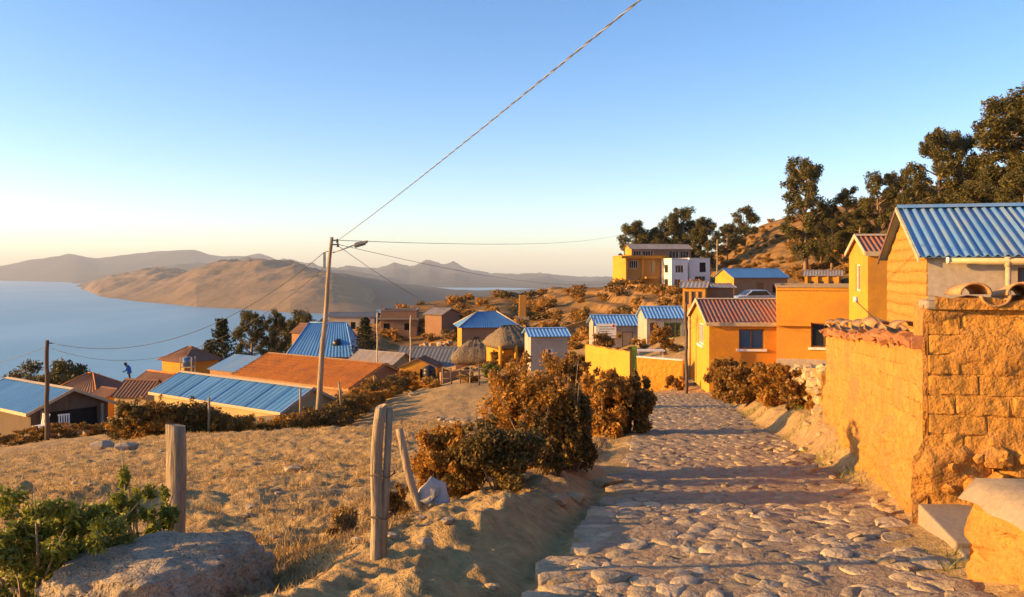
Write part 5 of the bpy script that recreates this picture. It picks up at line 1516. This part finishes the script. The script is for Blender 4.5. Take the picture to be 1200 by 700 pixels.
# bushes between the field and the path, nearest first
bush('low dark bush with rust-red left side beside the split post', 585, 614, 7.0, .78, .58, .7, 18000, .030, 'leaf_dark', 1, 34, stems=22)
bush('rust-coloured dry bush behind the plastic sack', 522, 606, 7.1, .60, .62, .5, 13000, .030, 'leaf_rust', 2, 26, stems=20)
bush('tall rounded bush with glowing rust leaves left of the path', 622, 585, 8.6, 1.0, 1.16, .9, 32000, .034, 'leaf_rust', 3, 52, stems=34)
bush('shaded side of the tall bush over the path edge, darkened by leaf colour', 670, 590, 8.5, .48, .86, .6, 13000, .034, 'leaf_dark', 4, 36, stems=24)  # added clump whose dark leaf colour stands in for shade on the bush
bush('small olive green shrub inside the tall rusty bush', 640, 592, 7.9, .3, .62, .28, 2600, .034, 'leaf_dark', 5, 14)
bush('rusty brown bush farther down the path before the garden wall', 706, 512, 14.0, 1.05, 1.15, 1.1, 15000, .06, 'leaf_rust', 6, 32)
bush('dark round bush at the left edge of the path before the garden wall', 738, 512, 14.2, .8, 1.0, .9, 12000, .06, 'leaf_dark', 7, 28)
bush('sparse orange bush between the tall rusty bush and the garden wall', 672, 480, 22, 1.5, 1.5, 1.2, 9000, .075, 'scrub', 8, 24)
bush('dry grassy clump at the foot of the split post', 402, 648, 6.3, .26, .22, .22, 2200, .06, 'straw', 9, 10, 'grass_clump', cat='grass', aspect=7, up=1.4)
bush('rusty dry grass clump right of the split post', 463, 632, 6.5, .34, .30, .25, 2600, .05, 'scrub', 10, 12, 'grass_clump', cat='grass', aspect=5, up=1.2)
# green bush at the lower left
bush('leafy yellow-green bush at the left edge beside the boulder', 40, 690, 4.6, 1.0, .68, .7, 15000, .036, 'leaf_green', 11, 60, aspect=3.0, cs=.6, stems=20)
bush('upright yellow-green sprig left of the thick post', 160, 640, 5.4, .50, .74, .45, 7500, .036, 'leaf_green', 12, 36, aspect=3.0, cs=.62, stems=14)
bush('dark twiggy low shrub between the green bush and the thick post', 135, 660, 5.0, .85, .38, .5, 11000, .026, 'leaf_dark', 13, 22)
# bushes along the dry-stone wall on the right
bush('golden brown bush at the corner of the ochre house', 850, 460, 27.5, 1.3, 1.25, 1.2, 11000, .085, 'scrub', 14, 28)
bush('golden dry bush halfway along the dry-stone wall', 880, 472, 21, 1.4, 1.0, .9, 13000, .07, 'scrub', 15, 28)
bush('dark-footed rusty bush against the dry-stone wall', 905, 482, 17.5, .95, .85, .7, 11000, .06, 'leaf_rust', 16, 24)
bush('sunlit rusty bush next to the end of the adobe wall', 936, 490, 14.6, .62, .68, .5, 9000, .055, 'scrub', 17, 22)
bush('small leafy bush in the gap by the adobe wall end', 957, 478, 13.0, .3, .38, .3, 3000, .05, 'leaf_rust', 18, 12)
bush('small grey-brown shrub at the foot of the pale-coped garden wall', 790, 456, 34.5, .8, .75, .5, 3500, .07, 'scrub', 19, 14)
bush('orange dry bush behind the left garden wall below the signboard', 713, 405, 50, 2.6, 1.9, 1.2, 6000, .11, 'scrub', 20, 22)
bush('brown dry bush below the wide-windowed cottage', 776, 404, 47.5, 2.0, 1.7, 1.0, 5000, .1, 'leaf_rust', 21, 20)
bush('dark shrub behind the green gate', 738, 398, 48, .8, .9, .7, 2500, .1, 'leaf_dark', 22, 12)
bush('small agave-green shrub before the thatched house', 575, 441, 47, 1.2, .9, .8, 3000, .09, 'leaf_green', 23, 14)
bush('orange scrub left of the thatched house', 582, 425, 54, 1.3, 1.2, .9, 3000, .1, 'scrub', 24, 14)
bush('orange scrub right of the grey hut', 668, 432, 47, 1.4, 1.3, 1.0, 4500, .09, 'scrub', 25, 18)

# hedge along the lower edge of the field
def hedge():
    rng = np.random.default_rng(31)
    A = [(150, 503), (200, 506), (250, 502), (300, 496), (350, 487), (400, 475), (440, 466), (485, 460)]
    spots = np.linspace(0, len(A) - 1.001, 40)
    for k, s in enumerate(spots):
        i = int(s); f = s - i
        px = A[i][0] * (1 - f) + A[i + 1][0] * f; py = A[i][1] * (1 - f) + A[i + 1][1] * f
        Y = float(np.interp(px, [150, 270, 372, 440, 485], [29.5, 30.5, 33.5, 44, 53]))
        hh = rng.uniform(.85, 1.4); ww = rng.uniform(1.5, 2.3)
        which = ['scrub', 'leaf_dark', 'leaf_dark', 'leaf_rust', 'leaf_dark'][int(rng.integers(5))]
        bush('shaggy dark hedge bush along the lower edge of the field', px, py, Y, ww, hh, 1.2, 4200, .08, which, 200 + k, 20, 'hedge_bush', 'hedge bushes along the lower edge of the field', stems=4)
hedge()
for k, (px, w_, h_) in enumerate(((-5, 2.4, .8), (38, 2.0, .7), (78, 2.2, .75), (112, 1.8, .6))):
    bush(('dry orange scrub under the left end of the porch house', 'dry orange scrub just left of the dark pole foot', 'dry orange scrub just right of the dark pole foot', 'dry orange scrub at the low orange wall')[k], px, 515, 36.5 + .4 * k, w_, h_, .9, 3000, .08, 'scrub', 260 + k, 18, 'field_scrub', 'scrub along the left end of the field')
# leaning fence posts in the hedge
for k, (px, y0, y1, lean) in enumerate(((245, 498, 466, .0), (352, 488, 455, 0), (400, 474, 447, -3), (441, 466, 440, -3))):
    Y = float(np.interp(px, [150, 270, 372, 440, 485], [29.0, 30.0, 33.0, 43.5, 52.5]))
    a = at(px, y0, Y); b_ = at(px + lean, y1, Y)
    m = MB(); d_ = b_ - a; m.tube([Vector((0, 0, -.3)), d_ * .5, d_], [.05, .045, .04], 7, jitter=.05)
    o = m.build('hedge_stake', M['wood'], None, a)
    tag(o, ('dark straight stake in front of the long tan house', 'pale stake in the hedge just left of the utility pole', 'thin leaning stake in the hedge right of the utility pole', 'leaning stake at the gable of the tiled house')[k], 'post', 'stakes in the hedge')

# wooden rail fence at the top of the field
def rail_fence():
    a = at(519, 448, 46.5); b_ = at(596, 450, 43.0)
    root = empty('rail_fence', (a.x, a.y, gz(a.x, a.y))); tag(root, 'rough wooden rail fence at the top of the field before the thatched hut', 'fence')
    n = 8
    P = [Vector((a.x + (b_.x - a.x) * i / (n - 1), a.y + (b_.y - a.y) * i / (n - 1), 0)) for i in range(n)]
    for q in P: q.z = gz(q.x, q.y)
    for i, q in enumerate(P):
        m = MB(); l = q - root.location; m.tube([l - Vector((0, 0, .2)), l + Vector((random.uniform(-.05, .05), 0, random.uniform(.8, 1.25)))], [.042, .032], 7, jitter=.1); m.build('post', M['dark_wood' if i % 3 else 'wood'], root)
    for i in range(n - 1):
        for hgt in ((.4, .8), (.75,), (.35, .85), (.6,))[i % 4]:
            m = MB(); m.tube([P[i] - root.location + Vector((0, -.05, hgt + random.uniform(-.14, .14))), P[i + 1] - root.location + Vector((0, -.05, hgt + random.uniform(-.14, .14)))], .022, 6); m.build('rail', M['dark_wood'], root)
rail_fence()
def low_block_wall(label, p0, p1, h_, mat, cap=None, name='low_wall'):
    A, B = at(*p0), at(*p1)
    root = empty(name, (A.x, A.y, min(gz(A.x, A.y), A.z) - .3)); tag(root, label, 'wall')
    d_ = Vector((B.x - A.x, B.y - A.y, 0)); L = d_.length; u = d_ / L; n_ = Vector((-u.y, u.x, 0)) * .22
    m = MB(); vs = []; n = 16
    for i in range(n + 1):
        q = u * (L * i / n); zt = A.z + (B.z - A.z) * i / n + random.uniform(-.03, .03) - root.location.z
        vs += [(q.x, q.y, -.3), (q.x, q.y, zt), (q.x + n_.x, q.y + n_.y, zt), (q.x + n_.x, q.y + n_.y, -.3)]
    fs = [(i * 4 + k, i * 4 + k + 1, i * 4 + k + 5, i * 4 + k + 4) for i in range(n) for k in range(3)] + [(0, 1, 2, 3), (n * 4 + 3, n * 4 + 2, n * 4 + 1, n * 4)]
    m.add(vs, fs); m.build('wall', M[mat], root)
low_block_wall('low brown wall with a pale top left of the rail fence', (517, 437, 49), (555, 433, 50), .8, 'brown_brick')
low_block_wall('low sunlit orange adobe wall along the corner of the field', (96, 505, 41), (178, 492.5, 44), .6, 'ochre_deep')
dry_wall('low tumbled stone wall along the left end of the field', [tuple(at(px, 515, 39.5))[:2] for px in (-20, 40, 88, 128)], .45, .5, .32, 12, STONES, 120)
dry_wall('long stone terrace wall below the brown lodge', [tuple(at(735, 338, 142))[:2], tuple(at(775, 340, 140))[:2], tuple(at(815, 338, 138))[:2]], 1.1, .5, .55, 14, PSTONES, 90)
dry_wall('stone terrace wall in shadow above the small grey hut', [tuple(at(622, 385, 84))[:2], tuple(at(660, 381, 84))[:2], tuple(at(700, 376, 86))[:2]], 1.1, .5, .5, 15, STONES, 110)
dry_wall('pale stone wall above the wide-windowed cottage', [tuple(at(776, 358, 66))[:2], tuple(at(802, 356, 66))[:2]], .9, .4, .3, 16, PSTONES, 60)
dry_wall('heap of rubble stones below the dark brick house', [tuple(at(492, 402, 92))[:2], tuple(at(530, 400, 90))[:2]], .9, 1.2, .5, 17, STONES, 60)

# scrub on the terraced slope
def shrub_mesh(seed, mat, n=420):
    rng = np.random.default_rng(seed)
    blobs = [(rng.uniform(-.5, .5), rng.uniform(-.5, .5), rng.uniform(.2, .75), .38, .38, .3) for _ in range(8)]
    P = blob_points(n, blobs, rng, .35); P = P[P[:, 2] > 0]
    return leaves_mesh('shrub_foliage', P, .19, M[mat], rng, .3, 1.6)
SHR = [shrub_mesh(300 + i, ['scrub', 'leaf_dark', 'scrub', 'leaf_rust'][i % 4]) for i in range(8)]
rg = random.Random(21)
cnt = 0
while cnt < 165:
    px = rg.uniform(455, 915); py = rg.uniform(325, 405)
    if px > 830 and py > 318: continue
    Y = at_ground(px, py)
    if Y < 66 or Y > 235: continue
    s = rg.uniform(.5, 1.5) * (1 if Y < 120 else 1.3)
    p = at(px, py, Y)
    o = link('hill_shrub', SHR[rg.randrange(8)], None, (p.x, p.y, gz(p.x, p.y) - .1), (0, 0, rg.uniform(0, 6)), (s * 1.2, s * 1.2, s))
    tag(o, 'low dry shrub on the terraced hillside', 'shrub', 'dry shrubs on the terraced hillside'); cnt += 1
cnt = 0
while cnt < 130:
    px = rg.uniform(835, 1010); py = rg.uniform(255, 335)
    Y = at_ground(px, py)
    if Y < 95 or Y > 255: continue
    s = rg.uniform(.5, 1.4); p = at(px, py, Y)
    o = link('hill_shrub', SHR[rg.randrange(8)], None, (p.x, p.y, gz(p.x, p.y) - .1), (0, 0, rg.uniform(0, 6)), (s * 1.3, s * 1.3, s))
    tag(o, 'low golden shrub on the slope under the tall trees', 'shrub', 'golden shrubs on the slope under the trees'); cnt += 1

cnt = 0
while cnt < 70:
    px = rg.uniform(400, 800); Y = rg.uniform(44, 66)
    x = (px - CX) / FPX * Y
    if px < 500 and Y < 60: continue
    if 600 < px < 690 and Y < 51 or px > 690 and Y < 48: continue
    s = rg.uniform(.25, .7)
    o = link('village_shrub', SHR[rg.randrange(8)], None, (x, Y, gz(x, Y) - .05), (0, 0, rg.uniform(0, 6)), (s * 1.3, s * 1.3, s))
    tag(o, 'small dry shrub between the village houses', 'shrub', 'small shrubs between the village houses'); cnt += 1
for k in range(60):
    px = rg.uniform(420, 800); Y = rg.uniform(42, 70); x = (px - CX) / FPX * Y
    s = rg.uniform(.1, .3)
    o = link('village_stone', (STONES if k % 2 else PSTONES)[k % 6], None, (x, Y, gz(x, Y) + s * .2), (0, 0, rg.uniform(0, 6)), (s * 1.3, s, s * .6))
    tag(o, 'loose stone on the bare ground between the village houses', 'stone', 'loose stones between the village houses')
# ------------------------------------------------------------------ trees
def tree_parts(seed, kind='euc', leaves=9000):
    """crown and trunk meshes of a tree 1 unit tall"""
    rng = np.random.default_rng(seed); m = MB(); blobs = []
    if kind == 'euc':
        lean = rng.uniform(-.06, .06)
        m.tube([(0, 0, -.03), (lean * .3, 0, .25), (lean * .7, rng.uniform(-.02, .02), .55), (lean, 0, .9)], [.022, .018, .012, .004], 7)
        nl = 24
        for i in range(nl):
            f = .16 + .78 * (i / nl) + rng.uniform(-.02, .02); a = i * 2.4 + rng.uniform(-.5, .5)
            prof = (.20 * math.sin(min(1, (f - .1) / .55) * math.pi / 2) * (1 - max(0, f - .55) * 1.35)) * rng.uniform(.55, 1.2)
            bx, by = lean * f + math.cos(a) * prof, math.sin(a) * prof
            m.tube([(lean * f, 0, f - .07), (bx * .6, by * .6, f - .01), (bx, by, f + .03)], [.008, .005, .002], 5)
            for _ in range(5):
                s = rng.uniform(.026, .058)
                blobs.append((bx + rng.uniform(-.05, .05), by + rng.uniform(-.05, .05), f + .02 + rng.uniform(-.045, .06), s, s, s * rng.uniform(.8, 1.4)))
        for _ in range(8):
            s = rng.uniform(.03, .055); blobs.append((lean + rng.uniform(-.05, .05), rng.uniform(-.05, .05), rng.uniform(.82, .97), s, s, s * 1.2))
        mat, leaf = 'leaf_euc', .0175
    elif kind == 'pine':
        m.tube([(0, 0, -.03), (0, 0, .5), (0, 0, .98)], [.03, .018, .003], 7)
        for i in range(24):
            f = .12 + .84 * i / 24; R_ = .28 * (1 - f) ** .8 + .015
            for k in range(5):
                a = k * 1.257 + i * .7 + rng.uniform(-.25, .25); L_ = R_ * rng.uniform(.6, 1.15)
                m.tube([(0, 0, f), (math.cos(a) * L_, math.sin(a) * L_, f + L_ * .25)], [.006, .002], 4)
                for q in (.4, .7, 1.0): blobs.append((math.cos(a) * L_ * q, math.sin(a) * L_ * q, f + L_ * q * .25, .028, .028, .022))
        mat, leaf = 'leaf_pine', .026
    else:   # broad, round crown
        m.tube([(0, 0, -.04), (.01, 0, .3), (.02, .01, .6)], [.04, .028, .01], 7)
        for i in range(15):
            a = i * 2.4; f = rng.uniform(.3, .85); r = .34 * math.sqrt(max(.1, 1 - ((f - .5) / .5) ** 2)) * rng.uniform(.4, 1)
            x, y = math.cos(a) * r, math.sin(a) * r
            m.tube([(.01, 0, f * .5), (x, y, f)], [.012, .004], 5)
            for _ in range(3):
                s = rng.uniform(.07, .12); blobs.append((x + rng.uniform(-.08, .08), y + rng.uniform(-.08, .08), f + rng.uniform(-.08, .1), s, s, s * .85))
        mat, leaf = 'leaf_euc', .035
    P = blob_points(leaves, blobs, rng, .3)
    crown = leaves_mesh('crown', P, leaf, M[mat], rng, -.1 if kind == 'euc' else .1, 2.4)
    return crown, m
TREES = {}
def tree(label, px, py, Y, top, kind='euc', seed=0, width=1.0, name='eucalyptus_tree', group=None, z=None):
    key = (kind, seed)
    p = at(px, py, Y); zb = gz(p.x, p.y) if z is None else z
    H = at(px, top, Y).z - zb
    root = empty(name, (p.x, p.y, zb), random.uniform(0, 6)); tag(root, label, 'tree', group)
    if key not in TREES:
        cr, m = tree_parts(400 + seed * 7, kind, 23000 if kind == 'euc' else 7000)
        t = m.build('trunk', M['bark'] if kind == 'euc' else M['dark_wood'], root); TREES[key] = (cr, t.data)
    else: t = link('trunk', TREES[key][1], root)
    c = link('crown', TREES[key][0], root)
    for o in (t, c): o.scale = (H * width, H * width, H)
    return root
G1 = 'tall trees on the slope at the right'
tree('tallest slender eucalyptus standing alone left of the wood', 944, 330, 112, 184, 'euc', 1, 1.0, group=G1)
tree('eucalyptus close beside the tallest slender one', 962, 335, 116, 238, 'euc', 2, 1.0, group=G1)
tree('lower thin eucalyptus right of the tallest slender tree', 990, 320, 112, 220, 'euc', 3, 1.0, group=G1)
tree('eucalyptus just left of the blue corrugated roof ridge', 1030, 310, 105, 203, 'euc', 4, 1.1, group=G1)
tree('eucalyptus above the tower room', 1055, 305, 108, 198, 'euc', 5, 1.0, group=G1)
tree('forked eucalyptus with two crowns over the blue roof, left half', 1100, 300, 98, 150, 'euc', 2, 1.0, group=G1)
tree('forked eucalyptus with two crowns over the blue roof, right half', 1122, 300, 100, 153, 'euc', 1, .9, group=G1)
tree('lower rusty eucalyptus between the two highest trees', 1145, 300, 96, 185, 'euc', 4, 1.3, group=G1)
tree('largest eucalyptus at the right edge of the picture', 1178, 300, 92, 118, 'euc', 3, 1.2, group=G1)
tree('eucalyptus cut by the right edge of the picture, topmost', 1207, 300, 90, 96, 'euc', 5, 1.3, group=G1)
tree('low eucalyptus behind the ridge of the blue roof', 1080, 300, 92, 215, 'euc', 3, 1.5, group=G1)
tree('low bushy eucalyptus at the right edge behind the blue roof', 1195, 300, 80, 195, 'euc', 1, 1.5, group=G1)
tree('low bushy eucalyptus over the middle of the blue roof', 1140, 300, 84, 212, 'euc', 5, 1.6, group=G1)
tree('short eucalyptus at the foot of the tallest slender tree', 975, 335, 108, 255, 'euc', 4, 1.4, group=G1)
tree('short eucalyptus above the pillared house', 1008, 318, 106, 245, 'euc', 2, 1.4, group=G1)
G2 = 'trees behind the lodge on the hill'
for k, (px, Y, top, w_, l) in enumerate(((749, 178, 260, 1.4, 'leftmost short tree behind the brown lodge'), (768, 180, 266, 1.3, 'second short tree behind the brown lodge'), (786, 178, 250, 1.1, 'left one of the two tallest trees behind the lodge'), (800, 176, 243, 1.1, 'tallest tree behind the lodge'),
                                          (815, 178, 258, 1.2, 'tree behind the right end of the lodge roof'), (831, 172, 255, 1.2, 'dark tree rising behind the white annex'), (852, 185, 262, 1.4, 'tree left of the flat-topped tree'), (776, 176, 272, 1.5, 'low tree behind the middle of the lodge roof'))):
    tree(l, px, 312, Y, top, 'euc', 1 + k % 5, w_, group=G2)
tree('broad flat-topped tree on the skyline right of the lodge', 872, 288, 195, 240, 'broad', 1, 1.1, 'broad_tree', G2)
tree('small tree hanging at the left of the flat-topped tree', 862, 300, 190, 258, 'broad', 2, 1.0, 'broad_tree', G2)
G3 = 'trees beside the lake houses'
tree('dark pointed pine between the lake and the orange tiles', 260, 428, 82, 369, 'pine', 1, 1.0, 'pine_tree', G3)
tree('short pine left of the pointed pine', 246, 428, 83, 395, 'pine', 2, 1.1, 'pine_tree', G3)
tree('bushy tree right of the pointed pine', 294, 420, 86, 365, 'euc', 4, 1.1, 'bushy_tree', G3)
tree('thin leaning tree left of the faded red cottage roof', 322, 412, 88, 364, 'euc', 3, .8, 'bushy_tree', G3)
tree('tree with rounded crown behind the faded red cottage', 344, 400, 100, 361, 'broad', 1, 1.0, 'bushy_tree', G3)
tree('low round tree left of the utility pole top roof', 362, 395, 102, 363, 'broad', 2, 1.0, 'bushy_tree', G3)
tree('dark cypress with orange tip right of the big blue roof', 428, 422, 74, 369, 'pine', 3, 1.15, 'cypress_tree', G3)
tree('left pale tree of the dark lakeside clump', 36, 470, 84, 418, 'broad', 3, .9, 'lakeside_tree', G3)
tree('middle dark tree of the lakeside clump behind the left pole', 68, 470, 86, 420, 'broad', 1, 1.2, 'lakeside_tree', G3)
tree('right dark tree of the lakeside clump above the red hipped roof', 97, 470, 85, 419, 'broad', 2, 1.1, 'lakeside_tree', G3)

# ------------------------------------------------------------------ dry grass
def grass():
    rng = np.random.default_rng(91)
    # tufts on the field
    n = 260000
    r = np.exp(rng.uniform(math.log(3.6), math.log(34), n)); th = rng.uniform(rad(-36), rad(14), n)
    x = r * np.sin(th); y = r * np.cos(th)
    dens = .5 + .5 * fbm(x * .7, y * .7, 3, 71)
    keep = (x < path_x(y) - path_w(y) - np.where(y < 10, 1.15, .3)) & (rng.random(n) < dens * .6)
    x, y = x[keep], y[keep]; z = ground(x, y); n = len(x)
    sc = (.018 + .024 * rng.random(n)) * (1 + np.hypot(x, y) / 26)
    a = rng.uniform(0, 2 * math.pi, n); lean = rng.normal(0, .6, (n, 2))
    wv = sc * .14
    V = np.stack([np.stack([x - np.cos(a) * wv, y - np.sin(a) * wv, z - .004], 1), np.stack([x + np.cos(a) * wv, y + np.sin(a) * wv, z - .004], 1), np.stack([x + lean[:, 0] * sc, y + lean[:, 1] * sc, z + sc], 1)], 1).reshape(-1, 3)
    o = link('dry_grass', mesh_np('dry_grass', V, np.arange(n * 3).reshape(n, 3), M['straw'])); tag(o, 'short dry trampled grass covering the field left of the path', 'grass', kind='stuff')
    # taller dry tufts, standing in clumps
    nt = 520; r = np.exp(rng.uniform(math.log(3.8), math.log(26), nt)); th = rng.uniform(rad(-34), rad(10), nt)
    tx, ty = r * np.sin(th), r * np.cos(th); kp = tx < path_x(ty) - path_w(ty) - np.where(ty < 10, 1.5, .35); tx, ty = tx[kp], ty[kp]
    x = np.repeat(tx, 26); y = np.repeat(ty, 26); n = len(x); sp = .035 + .03 * np.repeat(rng.random(len(tx)), 26)
    x = x + rng.normal(0, 1, n) * sp; y = y + rng.normal(0, 1, n) * sp; z = ground(x, y)
    sc = (.03 + .06 * rng.random(n)) * np.repeat(.5 + rng.random(len(tx)), 26); a = rng.uniform(0, 6.28, n); lean = rng.normal(0, .45, (n, 2)); wv = sc * .045 + .0012
    V = np.stack([np.stack([x - np.cos(a) * wv, y - np.sin(a) * wv, z - .005], 1), np.stack([x + np.cos(a) * wv, y + np.sin(a) * wv, z - .005], 1), np.stack([x + lean[:, 0] * sc, y + lean[:, 1] * sc, z + sc], 1)], 1).reshape(-1, 3)
    o = link('grass_tufts', mesh_np('grass_tufts', V, np.arange(n * 3).reshape(n, 3), M['straw'])); tag(o, 'scattered taller tufts of dry straw grass on the field', 'grass', kind='stuff')
    # rough grass on the shoulder to the right of the path
    n = 16000
    y = rng.uniform(4.5, 30, n); x = path_x(y) + path_w(y) + rng.uniform(.05, 1.6, n) ** 1.0
    wallx = np.interp(y, [4, 6, 12, 16.5, 21, 26, 31], [2.5, 2.9, 4.4, 5.6, 6.8, 7.8, 8.4])
    keep = (x < wallx - .05) & (fbm(x * 1.4, y * 1.4, 2, 77) > .15); x, y = x[keep], y[keep]; z = ground(x, y); n = len(x)
    sc = .03 + .06 * rng.random(n); a = rng.uniform(0, 6.28, n); lean = rng.normal(0, .5, (n, 2)); wv = sc * .07
    V = np.stack([np.stack([x - np.cos(a) * wv, y - np.sin(a) * wv, z - .005], 1), np.stack([x + np.cos(a) * wv, y + np.sin(a) * wv, z - .005], 1), np.stack([x + lean[:, 0] * sc, y + lean[:, 1] * sc, z + sc], 1)], 1).reshape(-1, 3)
    o = link('verge_grass', mesh_np('verge_grass', V, np.arange(n * 3).reshape(n, 3), M['leaf_green'])); tag(o, 'sparse green grass on the verge right of the path', 'grass', kind='stuff')
grass()
